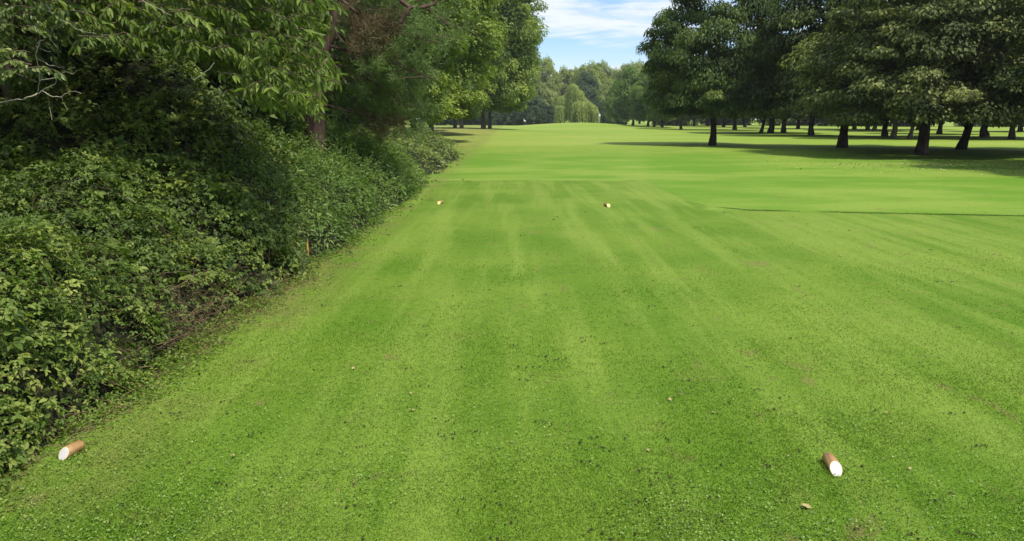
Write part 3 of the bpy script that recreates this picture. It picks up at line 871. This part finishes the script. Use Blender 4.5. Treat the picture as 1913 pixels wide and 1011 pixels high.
# weeping willow
rngw = np.random.default_rng(55)
wy = 225.; wx = (1074 - 956.5) / F * wy
root = empty('willow_tree', (wx, wy, float(terrain(wx, wy))))
tag(root, 'yellow-green weeping willow with hanging curtains behind the green', 'tree')
mb = MB()
domes = [(0, 0, 10.8, 2.2), (-3.4, .5, 9.0, 2.0), (2.5, 0, 7.6, 2.4), (4.6, .5, 6.3, 1.8), (-1.2, -1, 12.2, 1.5), (1.0, .8, 9.0, 2.2), (-4.6, 0, 6.5, 1.6), (.3, -1.8, 7.5, 2.2), (5.2, -.5, 5.0, 1.4)]
for (dx, dy, hz_, rd) in domes:
    for q in range(260):
        a = rngw.random() * 6.28; r = rd * rngw.random() ** .5
        zt = hz_ - (r / rd) ** 2 * rd * .55
        ln = rngw.uniform(.3, .95) * (zt - .6)
        m = int(ln / .35) + 2; tt = np.linspace(0, 1, m)
        P = np.stack([dx + math.cos(a) * (r + .4 * tt), dy + math.sin(a) * (r + .4 * tt), zt - ln * tt], -1)
        leaves(mb, P, np.stack([np.cos(a + rngw.normal(0, .8, m)), np.sin(a + rngw.normal(0, .8, m)), .4 + 0 * tt], -1), np.tile([0, 0, -1.], (m, 1)) + rngw.normal(0, .15, (m, 3)),
               .62, .20, np.clip(rngw.normal(.50, .2) + .25 * (tt < .3) + rngw.normal(0, .12, m), 0, 1))
mb.build('crown', M_willow, root)
mb = MB(); trunk_mesh(mb, 5, np.array([[d[0], d[1], d[2] * .8] for d in domes]), 2.2, .45, 9.0)
mb.build('trunk', M_bark, root, True)

# ------------------------------------------------------------------ overhanging cherry at upper left
rng = np.random.default_rng(21)
root = empty('cherry_tree', (-7.4, 11.2, 0))
tag(root, 'overhanging tree with long drooping bright green leaves above the thicket', 'tree')
O = np.array([-7.4, 11.2, 0])
mbt, mbl = MB(), MB()
tube(mbt, curve(O - O, (.5, -.4, 3.8), 7, wig=.05, rng=rng), np.linspace(.20, .13, 7), 10, wob=.1, rng=rng)
tips = []
def zlow(X, Y):
    px = 956.5 + X / Y * F
    yy = np.interp(px, [100, 190, 250, 300, 400, 450, 480, 540, 600, 640], [45, 60, 95, 75, 95, 130, 185, 200, 198, 140])
    return float(ztop(yy, Y))
limbs = []
for q in range(16):
    X = rng.uniform(-6.5, -2.9); Y = rng.uniform(8.0, 11.5); Z = max(zlow(X, Y) + .3, rng.uniform(2.9, 5.2))
    L = curve((.5, -.4, rng.uniform(2.5, 3.8)), np.array([X, Y, Z]) - O, 9, bow=(0, 0, .5), wig=.07, rng=rng)
    limbs.append(L); tube(mbt, L, np.linspace(.07, .012, 9), 7)
def spray(p, d, ln, nlf, size, mbl, mbt, rng, tint=.55, sag=.45, asp=.36, stems=True):
    e = p + d * ln + np.array([0, 0, -sag * ln]); P = curve(p, e, 7, bow=(0, 0, .12 * ln), wig=.01, rng=rng)
    if stems: tube(mbt, P, np.linspace(.007, .002, 7), 4)
    t = rng.uniform(.1, 1, nlf); idx = t * 6
    Q = np.stack([np.interp(idx, np.arange(7), P[:, j]) for j in range(3)], -1)
    side = np.cross(d, [0, 0, 1.]); side /= np.linalg.norm(side) + 1e-6
    sg = rng.choice([-1., 1.], nlf)[:, None]
    D = unit(side * sg * .5 + d * .45 + np.array([0, 0, -.75]) + rng.normal(0, .25, (nlf, 3)))
    N = unit(np.array([0, 0, .5]) + side * sg * .45 + np.array([.15, -.45, 0]) + rng.normal(0, .35, (nlf, 3)))
    Ls = size * rng.uniform(.6, 1.2, nlf)
    leaves(mbl, Q + D * .01, N, D, Ls, Ls * asp, np.clip(tint + rng.normal(0, .13, nlf), 0, 1), near=True, droop=.2)
n_s = 0
while n_s < 1500:
    Y = rng.uniform(8.0, 12.0); px = rng.triangular(60, 520, 640); X = (px - 956.5) / F * Y
    if X < -8.5: continue
    zl = zlow(X, Y); Z = zl + .12 + (5.6 - zl) * rng.random() ** 1.5
    if Z > 3.9 and X > -2.5: continue
    # gaps
    if vnoise(X * 1.4 + 5, Z * 1.4, 71) < .30 and Z > zl + .25: continue
    a = rng.normal(-.5, .9); d = np.array([math.cos(a), math.sin(a), rng.uniform(-.1, .35)]); ln = rng.uniform(.25, .6)
    p = np.array([X, Y, Z]) - d * ln * .6 - O
    spray(p, d, ln, int(rng.integers(14, 26)), .110, mbl, mbt, rng, tint=.50 + .13 * math.sin(X * 2.1 + Z * 3))
    if n_s % 3 == 0:
        l = limbs[rng.integers(len(limbs))]; s = l[rng.integers(3, 9)]
        if np.linalg.norm(s - p) < 1.6: tube(mbt, curve(s, p, 5, wig=.03, rng=rng), np.linspace(.011, .005, 5), 5)
    n_s += 1
mbt.build('branches', M_twig, root, True); mbl.build('foliage', M_cherry, root)

# hawthorn at the far upper left with pale foliage
root = empty('hawthorn_tree', (-7.6, 9.6, 0))
tag(root, 'small-leaved tree with yellowish sprays in the upper left corner', 'tree')
O = np.array([-7.6, 9.6, 0]); mbt, mbl = MB(), MB()
tube(mbt, curve((0, 0, 0), (.6, -.3, 3.6), 7, wig=.05, rng=rng), np.linspace(.13, .07, 7), 8, wob=.1, rng=rng)
for q in range(620):
    Y = rng.uniform(7.6, 9.8); px = rng.uniform(-150, 165); py = rng.uniform(-260, 205)
    if py > 60 and (px > 120 - (py - 60) * .45 or vnoise(px / 45., py / 38., 5) < .55): continue
    X = (px - 956.5) / F * Y; Z = ztop(py, Y)
    a = rng.random() * 6.28; d = np.array([math.cos(a), math.sin(a), rng.uniform(-.2, .3)])
    spray(np.array([X, Y, Z]) - O, d, rng.uniform(.2, .45), 34, .062, mbl, mbt, rng, tint=.62, sag=.3, asp=.6)
for q in range(9):
    Y = rng.uniform(7.8, 9.4); X = (rng.uniform(-50, 130) - 956.5) / F * Y
    tube(mbt, curve((.5, -.3, 2.6), np.array([X, Y, rng.uniform(2.4, 4.6)]) - O, 7, wig=.06, rng=rng), np.linspace(.03, .008, 7), 6)
mbt.build('branches', M_twig, root, True)
mbl.build('foliage', leaf_mat('hawthorn_leaves', (.040, .075, .016), (.110, .165, .036), (.290, .340, .100), .3, .4, .45, big=1.0), root)

# bare bleached branches
root = empty('dead_branch', (-4.9, 7.9, 2.2))
tag(root, 'bare bleached crooked branches in front of the dark gap at upper left', 'branch')
O = np.array([-4.9, 7.9, 2.2]); mb = MB(); Yb = 7.9
def W(px, py, dy=0.): return np.array([(px - 956.5) / F * (Yb + dy), Yb + dy, ztop(py, Yb + dy)]) - O
for pts, r in [([(100, 150), (125, 147), (150, 134), (146, 136)], .008), ([(98, 107), (118, 120), (135, 124), (148, 127)], .006), ([(148, 133), (160, 138), (172, 131)], .006),
               ([(95, 175), (108, 166), (128, 158), (133, 148)], .007), ([(100, 169), (120, 180), (137, 181), (153, 170), (175, 174)], .008), ([(137, 181), (139, 193), (146, 206)], .004),
               ([(106, 46), (109, 58), (111, 74)], .007), ([(118, 75), (111, 76), (100, 86), (128, 98)], .007), ([(111, 76), (104, 90), (98, 107), (104, 130), (100, 150), (95, 175)], .009),
               ([(112, 180), (113, 200), (114, 225)], .005), ([(129, 10), (140, 28), (165, 45), (190, 60), (215, 64)], .007), ([(145, 43), (133, 55), (130, 75), (140, 90)], .005),
               ([(95, 175), (70, 185), (30, 190), (-10, 200)], .012), ([(300, 0), (330, 18), (350, 30)], .006), ([(380, 150), (410, 128), (420, 118)], .007)]:
    P = np.array([W(a, b, rng.normal(0, .05)) for a, b in pts]); t = np.linspace(0, len(P) - 1, len(P) * 3)
    P = np.stack([np.interp(t, np.arange(len(P)), P[:, j]) for j in range(3)], -1) + rng.normal(0, .004, (len(t), 3))
    mb = MB(); tube(mb, P, np.linspace(r, r * .45, len(P)) * .62, 6); mb.build('limb', M_deadwood, root, True)


# ------------------------------------------------------------------ pine
root = empty('pine_tree', (-4.72, 18.2, 0))
tag(root, 'pine with reddish twin-stemmed trunk and brown-green needles beside the thicket', 'tree')
O = np.array([-4.72, 18.2, 0]); Yb = 18.2; mbt, mbn = MB(), MB()
W = lambda px, py, dy=0.: np.array([(px - 956.5) / F * (Yb + dy), Yb + dy, ztop(py, Yb + dy)]) - O
def poly(pts, r0, r1, k=10, n=4, wob=0.06):
    P = np.array(pts); t = np.linspace(0, len(P) - 1, len(P) * n)
    P = np.stack([np.interp(t, np.arange(len(P)), P[:, j]) for j in range(3)], -1)
    tube(mbt, P, np.linspace(r0, r1, len(P)), k, wob=wob, rng=rng); return P
poly([(0, 0, -.1), W(597, 262), W(598, 200), W(603, 150), W(612, 110)], .25, .19, 14, 4, .12)
A = poly([W(611, 112), W(600, 60), W(596, 0), W(590, -120), W(592, -300)], .12, .06)
B = poly([W(612, 112), W(632, 70), W(641, 30), W(643, -40), W(650, -200), W(655, -330)], .13, .06)
stub = poly([W(598, 222), W(585, 214), W(570, 213)], .05, .04, 8)
def tuft(p, r, n, tint):
    d = unit(rng.normal(0, 1, (n, 3)) + np.array([.1, -.1, .35])); ln = r * rng.uniform(.6, 1.1, n)
    s = unit(np.cross(d, rng.normal(0, 1, (n, 3)))) * .006
    Q = p + rng.normal(0, r * .30, (n, 3))
    V = np.stack([Q - s, Q + s, Q + d * ln[:, None]], 1)
    mbn.add(V.reshape(-1, 3), [np.arange(n * 3).reshape(-1, 3)], np.repeat(np.clip(tint + rng.normal(0, .08, n), 0, 1), 3))
brs = [((612, 110), (700, 150), (780, 205)), ((625, 85), (720, 110), (820, 150)), ((640, 40), (730, 60), (830, 80)), ((643, -10), (700, 40), (770, 50)), ((598, 190), (680, 215), (760, 240)),
       ((600, 150), (660, 180), (720, 230)), ((643, -60), (760, -20), (860, 60)), ((650, -200), (740, -160), (820, -60)), ((610, 120), (560, 90), (500, 60)), ((600, 60), (640, 10), (700, -40)),
       ((641, 30), (690, 90), (750, 170)), ((612, 110), (690, 120), (740, 160)), ((640, 20), (700, 0), (760, -60)), ((596, 0), (540, -20), (480, -60)), ((640, 60), (740, 120), (800, 215))]
for (a, b_, c_) in brs:
    dy = rng.uniform(-1.2, 1.6)
    P = poly([W(*a), W(*b_, dy * .5), W(*c_, dy)], .045, .012, 6, 4, 0)
    P = P + rng.normal(0, .01, P.shape)
    for s in range(46):
        q = P[rng.integers(3, len(P))] + rng.normal(0, 1, 3) * np.array([.38, .5, .26])
        if q[0] < .75 and q[0] > -.6 and q[1] < .15 and rng.random() < .9: continue
        brown = vnoise(q[0] * 1.6 + 20, q[2] * 1.6, 14) > .64
        tuft(q, rng.uniform(.16, .28), 70, .12 if brown else rng.uniform(.5, .85))
        if s % 3 == 0:
            tube(mbt, curve(P[rng.integers(2, len(P) - 1)], q, 5, wig=.03, rng=rng), np.linspace(.012, .004, 5), 4)
limb = poly([W(840, -30, -1), W(820, 8, -1), W(800, 14, -1), W(775, 14, -1), W(765, 30, -1), W(757, 44, -1)], .035, .05, 8)
poly([W(775, 14, -1), W(730, -20, -.5), W(650, -120)], .05, .06, 8)
for (x0, y0, x1, y1) in [(640, 60, 700, 130), (660, 90, 720, 160), (690, 60, 750, 130), (620, 100, 660, 160), (730, 90, 770, 130), (450, 150, 520, 90), (480, 100, 560, 170)]:
    tube(mbt, curve(W(x0, y0, -.6), W(x1, y1, -.8), 6, wig=.03, rng=rng), np.linspace(.018, .006, 6), 5)
mbt.build('trunk', M_bark3, root, True); mbn.build('needles', M_needle, root)

# ------------------------------------------------------------------ tee markers: logs with a slanted painted face
def wood_mat():
    m = bpy.data.materials.new('varnished_wood'); m.use_nodes = True; g = G(m.node_tree)
    pos = g.node('ShaderNodeTexCoord').outputs['Object']
    n = g.noise(pos, 30, 5, .6, stretch=(.12, 1, 1)); n2 = g.noise(pos, 9, 3, .6, off=2.)
    c = g.mix(g.ramp(n, .35, .65), (.24, .125, .045), (.44, .26, .10))
    c = g.mix(g.m('MULTIPLY', g.ramp(n2, .5, .75), .5), c, (.16, .075, .03))
    b = g.node('ShaderNodeBump', {'Height': n, 'Strength': .4, 'Distance': .003})
    p = g.node('ShaderNodeBsdfPrincipled', {'Base Color': c, 'Roughness': .45, 'Normal': b.outputs[0]})
    g.node('ShaderNodeOutputMaterial', {0: p.outputs[0]}); return m


M_log = wood_mat()
M_white = plain('white_paint', (.62, .59, .57), .6, .2, .10, 45.)
M_yellow = plain('yellow_paint', (.86, .70, .24), .5, .3, .04, 60.)
M_rim = plain('cut_wood_rim', (.70, .58, .34), .6, .2, .06, 60.)


def log_marker(back, front, r, face_mat, label, slant=.62):
    b = np.array(back); f = np.array(front); d = f - b; L = float(np.hypot(d[0], d[1])); rz = math.atan2(d[1], d[0])
    root = empty('tee_marker', (b[0], b[1], float(terrain(b[0], b[1])) + r * .82), rz)
    tag(root, label, 'tee marker', 'wooden log tee markers')
    K = 28; a = np.arange(K) / K * 2 * math.pi; cy, cz = np.cos(a), np.sin(a)
    def ring(x, rr): return np.stack([np.full(K, x), cy * rr, cz * rr], -1)
    def slr(off, rr): return np.stack([L + off - cz * rr * slant / .8, cy * rr, cz * rr], -1)   # the cut leans back so the face looks up
    rw = r * (1 + .02 * np.sin(a * 3))
    rings = [np.array([[0, 0, 0.]] * K), ring(0, r * .93), ring(r * .06, r * .99), np.stack([np.full(K, L * .4), cy * rw, cz * rw], -1), slr(-.002, r), slr(0, r * .955)]
    mb = MB(); V = np.concatenate(rings); j = np.arange(K); j2 = (j + 1) % K
    mb.add(V, [np.concatenate([np.stack([q * K + j, (q + 1) * K + j, (q + 1) * K + j2, q * K + j2], -1) for q in range(len(rings) - 1)])])
    mb.build('log', M_log, root, True)
    mb = MB(); V = np.concatenate([slr(.0012, r * .955), slr(.0022, r * .87)]); mb.add(V, [np.stack([j, K + j, K + j2, j2], -1)])
    mb.build('cut_rim', M_rim, root)
    mb = MB(); V = np.concatenate([slr(.0023, r * .872), slr(.003, r * .80), slr(.003, r * .0001)[:1]])
    mb.add(V, [np.stack([j, K + j, K + j2, j2], -1), np.stack([K + j, np.full(K, 2 * K), K + j2], -1)])
    mb.build('painted_face', face_mat, root)
    return root


def atz(px, py, z):
    u = (px - 956.5) / F; v = (py - 505.5) / F
    d = np.array([u, CP - v * SP, -SP - v * CP]); t = (z - CAM_Z) / d[2]
    return (d * t)[:2].tolist()


R1 = .036
log_marker(atz(150, 830, R1), atz(119, 846, R1), R1, M_white, 'wooden log tee marker with white face, at the foot of the thicket on the left', .55)
log_marker(atz(1547, 853, R1), atz(1562, 874, R1), R1, M_white, 'wooden log tee marker with white face, alone on open turf at lower right', .75)
for px, py, lab in ((820, 378, 'small far tee marker with yellow face, near the end of the thicket'), (1137, 383, 'small far tee marker with yellow face, right of the other yellow one')):
    X, Y = atz(px, py, .05)
    log_marker((X - .05 * np.sign(px - 900), Y + .22), (X, Y), .043, M_yellow, lab, .5)

# grass standing up against the logs
mb = MB()
for (bx, by), (fx, fy) in ((atz(150, 830, R1), atz(119, 846, R1)), (atz(1547, 853, R1), atz(1562, 874, R1))):
    r3 = np.random.default_rng(4); n = 420; t = r3.uniform(-.15, 1.1, n); dx, dy = fx - bx, fy - by; ll = math.hypot(dx, dy); sd = r3.choice([-1, 1], n) * r3.uniform(.030, .050, n)
    x = bx + dx * t - dy / ll * sd; y = by + dy * t + dx / ll * sd
    P = np.stack([x, y, np.zeros(n)], -1); a = r3.random(n) * 6.28; D = unit(np.stack([np.cos(a) * .5, np.sin(a) * .5, np.ones(n)], -1)); L = r3.uniform(.012, .032, n)
    S = np.stack([np.cos(a + 1.5), np.sin(a + 1.5), np.zeros(n)], -1) * .0022
    mb.add(np.stack([P - S, P + S, P + D * L[:, None]], 1).reshape(-1, 3), [np.arange(n * 3).reshape(-1, 3)], np.repeat(r3.random(n), 3))
tag(mb.build('unmown_grass', M_blade), 'longer grass blades left standing close around the two near logs', 'grass', None, 'stuff')

# fallen leaves: single pale leaves on the turf
M_fallen = plain('fallen_leaf', (.36, .30, .13), .7, .2, .12, 40.)
FL = [(1505, 954, .055, 'large pale curled leaf lowest in the photo, left below the right log'), (1252, 751, .04, 'pale leaf in the middle turf, left of the pair of small leaves'), (1332, 776, .035, 'yellowish leaf up and left of the right log'),
      (815, 783, .035, 'cream leaf left of the centre of the near turf'), (770, 771, .04, 'brown leaf left of the cream leaf on the near turf'), (660, 692, .04, 'tan leaf on the turf right of the thicket'),
      (768, 739, .03, 'tiny pale leaf above the brown leaf'), (1492, 536, .06, 'pale leaf alone on the right turf far above the right log'), (1570, 480, .06, 'pale speck of leaf uppermost on the right turf'), (436, 856, .04, 'brown leaf on the turf right of the left log'),
      (1039, 384, .05, 'small pinkish leaf between the yellow markers'), (865, 337, .09, 'reddish leaf on the edge line of the tee'), (1472, 856, .025, 'small pale leaf just left of the right log'), (420, 815, .03, 'light leaf on the turf level with the left log'),
      (1212, 846, .03, 'small dull leaf left of the right log, midway'), (1700, 880, .03, 'small brown leaf right of the right log'), (1655, 776, .03, 'little pale leaf upper right of the right log')]
for px, py, s, lab in FL:
    X, Y, Z = at(px, py); mb = MB(); r2 = np.random.default_rng(px)
    K = 12; s = s * .8; a = np.arange(K) / K * 6.283; rr = s * .5 * (1 + .25 * np.cos(a * 5) * r2.uniform(.4, 1)) * r2.uniform(.85, 1.1, K)
    ring = np.stack([np.cos(a) * rr * 1.2, np.sin(a) * rr * .75, s * (.10 + .22 * np.cos(a * 2 + 1.) ** 2)], -1)
    low = ring * .5; low[:, 2] = s * .07
    j = np.arange(K); j2 = (j + 1) % K
    mb.add(np.concatenate([ring, low, [[0, 0, s * .05]]]), [np.stack([j, j2, K + j2, K + j], -1), np.stack([K + j, K + j2, np.full(K, 2 * K)], -1)])
    tube(mb, curve((s * .5, 0, s * .1), (s * .95, s * .12, s * .04), 4), [s * .03, s * .025, s * .02, s * .02], 5)
    o = mb.build('fallen_leaf', M_fallen, None, True); o.location = (X, Y, Z + .012); o.rotation_euler = (r2.normal(0, .2), r2.normal(0, .2), r2.random() * 6)
    tag(o, lab, 'leaf', 'single fallen leaves on the tee')
# countless pale leaves under the right trees and bits on the tee
rng = np.random.default_rng(8); n = 1500
x = np.r_[rng.normal(20, 3.5, 1100), rng.uniform(-2, 12, 400)]; y = np.r_[rng.normal(32.5, 2.6, 1100), 1 / (1 / 3. + rng.random(400) * (1 / 20. - 1 / 3.))]
a = rng.random(n) * 6.28; sz = np.r_[rng.uniform(.04, .10, 1100), rng.uniform(.006, .018, 400)]
mb = MB(); leaves(mb, np.stack([x, y, terrain(x, y) + np.r_[np.full(1100, .03), np.full(400, .015)]], -1), np.array([0, 0, 1.]) + rng.normal(0, .35, (n, 3)), np.stack([np.cos(a), np.sin(a), 0 * a], -1), sz, sz * .7, rng.random(n))
tag(mb.build('leaf_litter', leaf_mat('pale_litter', (.14, .13, .05), (.28, .26, .11), (.50, .46, .25), .2, .6)), 'pale fallen leaves strewn in the shade under the right-hand trees', 'leaves', None, 'stuff')

# yellow stake in the thicket
def hedge_hit(px, py):
    u = (px - 956.5) / F; v = (py - 505.5) / F; d = np.array([u, CP - v * SP, -SP - v * CP]); t = 3.
    while t < 40:
        p = d * t
        if CAM_Z + p[2] < float(hedge_h(p[0], p[1])): break
        t += .02
    return p[0], p[1], CAM_Z + p[2]


X, Y, HZ = hedge_hit(577, 455); mb = MB()
tube(mb, [(0, 0, 0), (0, 0, .3), (0, 0, .74), (0, 0, .765)], [.016, .016, .015, .008], 10)
st = mb.build('marker_stake', plain('stake_paint', (.46, .32, .06), .6, .3, .05), None); st.location = (X - .03, Y + .02, HZ + .05 - .765)
tag(st, 'short yellow-orange stake poking out of the weeds of the thicket', 'stake')

# flagstick on the green
X, Y = (1115.5 - 956.5) / F * 185, 185; z = float(terrain(X, Y))
root = empty('flagstick', (X, Y, z)); tag(root, 'white flagstick with small pale flag on the far green', 'flagstick')
mb = MB(); tube(mb, [(0, 0, 0), (0, 0, 1.2), (0, 0, 2.25)], [.035, .035, .03], 8); mb.build('pole', plain('pole_paint', (.75, .75, .70)), root)
mb = MB(); u = np.linspace(0, 1, 7)
top = np.stack([u * .38, .06 * np.sin(u * 6), 2.22 - .10 * u], -1); bot = top - np.array([0, 0, .62]) + np.stack([0 * u, 0 * u, .08 * u], -1)
q = np.arange(6); V = np.concatenate([top, bot, top + [0, .012, 0], bot + [0, .012, 0]])
mb.add(V, [np.concatenate([np.stack([q, q + 7, q + 8, q + 1], -1), np.stack([q + 14, q + 15, q + 22, q + 21], -1)])])
mb.build('flag', plain('flag_cloth', (.82, .82, .78)), root, True)


# golfer far off: one continuous skinned body, with clothing shells
def person(loc, rz):
    root = empty('person', loc, rz)
    tag(root, 'distant golfer in a white top and dark trousers bending left of the green', 'person')
    J = {'pel': (0, 0, .92, .15), 'sp': (.10, 0, 1.12, .15), 'ch': (.26, 0, 1.30, .17), 'nk': (.36, 0, 1.42, .065), 'hd': (.44, 0, 1.52, .10), 'ht': (.47, 0, 1.62, .085),
         'hl': (0, .10, .86, .11), 'kl': (.08, .12, .48, .075), 'al': (0, .12, .09, .05), 'tl': (.15, .13, .04, .04), 'hr': (0, -.10, .86, .11), 'kr': (.06, -.13, .48, .075), 'ar': (-.02, -.13, .09, .05), 'tr': (.13, -.14, .04, .04),
         'sl': (.26, .19, 1.32, .065), 'el': (.36, .22, 1.06, .048), 'wl': (.50, .07, .90, .034), 'fl': (.54, .03, .84, .03), 'sr': (.26, -.19, 1.32, .065), 'er': (.38, -.20, 1.06, .048), 'wr': (.51, -.04, .92, .034), 'fr': (.55, 0, .85, .03)}
    E = [('pel', 'sp'), ('sp', 'ch'), ('ch', 'nk'), ('nk', 'hd'), ('hd', 'ht'), ('pel', 'hl'), ('hl', 'kl'), ('kl', 'al'), ('al', 'tl'), ('pel', 'hr'), ('hr', 'kr'), ('kr', 'ar'), ('ar', 'tr'),
         ('ch', 'sl'), ('sl', 'el'), ('el', 'wl'), ('wl', 'fl'), ('ch', 'sr'), ('sr', 'er'), ('er', 'wr'), ('wr', 'fr')]
    def skin(name, keys, grow, mat):
        ks = [k for k in J if k in keys]; es = [(ks.index(a), ks.index(b)) for a, b in E if a in ks and b in ks]
        me = bpy.data.meshes.new(name); me.from_pydata([J[k][:3] for k in ks], es, []); me.materials.append(mat)
        o = bpy.data.objects.new(name, me); C.objects.link(o); o.parent = root
        md = o.modifiers.new('skin', 'SKIN'); me.skin_vertices.new() if not me.skin_vertices else None
        for i_, k in enumerate(ks):
            r = J[k][3] + grow; me.skin_vertices[0].data[i_].radius = (r, r); me.skin_vertices[0].data[i_].use_root = (i_ == 0)
        sb = o.modifiers.new('sub', 'SUBSURF'); sb.levels = 1; sb.render_levels = 2
    skin('body', set(J), 0, plain('skin', (.42, .26, .18), .5, .3, .03))
    skin('white_top', {'sp', 'ch', 'sl', 'sr', 'el', 'er', 'pel'}, .022, plain('white_cloth', (.85, .86, .88), .8))
    skin('trousers', {'pel', 'hl', 'kl', 'al', 'hr', 'kr', 'ar'}, .018, plain('dark_cloth', (.03, .035, .06), .8))
    mb = MB(); K = 14; a = np.arange(K) / K * 6.283
    rings = [np.stack([.46 + np.cos(a) * r_ + (x_ if r_ > .08 else 0) * (np.cos(a) > .3), np.sin(a) * r_, np.full(K, z_)], -1) for r_, z_, x_ in ((.13, 1.60, .06), (.115, 1.61, .04), (.105, 1.67, 0), (.06, 1.715, 0), (.001, 1.725, 0))]
    j = np.arange(K); j2 = (j + 1) % K
    mb.add(np.concatenate(rings), [np.concatenate([np.stack([q * K + j, q * K + j2, (q + 1) * K + j2, (q + 1) * K + j], -1) for q in range(4)])])
    mb.build('cap', plain('cap_cloth', (.6, .6, .62)), root, True)
X, Y = (981 - 956.5) / F * 205, 205
person((X, Y, float(terrain(X, Y))), 2.6)

# air
mbh = MB(); x0, x1, y0, y1, z0, z1 = -160, 320, -30, 380, -1.5, 48
V = [(x, y, z) for z in (z0, z1) for y in (y0, y1) for x in (x0, x1)]
mbh.add(V, [np.array([[0, 2, 3, 1], [4, 5, 7, 6], [0, 1, 5, 4], [2, 6, 7, 3], [0, 4, 6, 2], [1, 3, 7, 5]])])
hm = bpy.data.materials.new('haze'); hm.use_nodes = True; g = G(hm.node_tree)
pv = g.node('ShaderNodeVolumePrincipled', {'Color': (.92, .96, 1.0), 'Density': .0002})
o_ = g.n.new('ShaderNodeOutputMaterial'); g.l.new(pv.outputs[0], o_.inputs['Volume'])
hz_o = mbh.build('haze', hm); tag(hz_o, 'thin pale haze in the air over the golf course', 'haze', None, 'stuff')
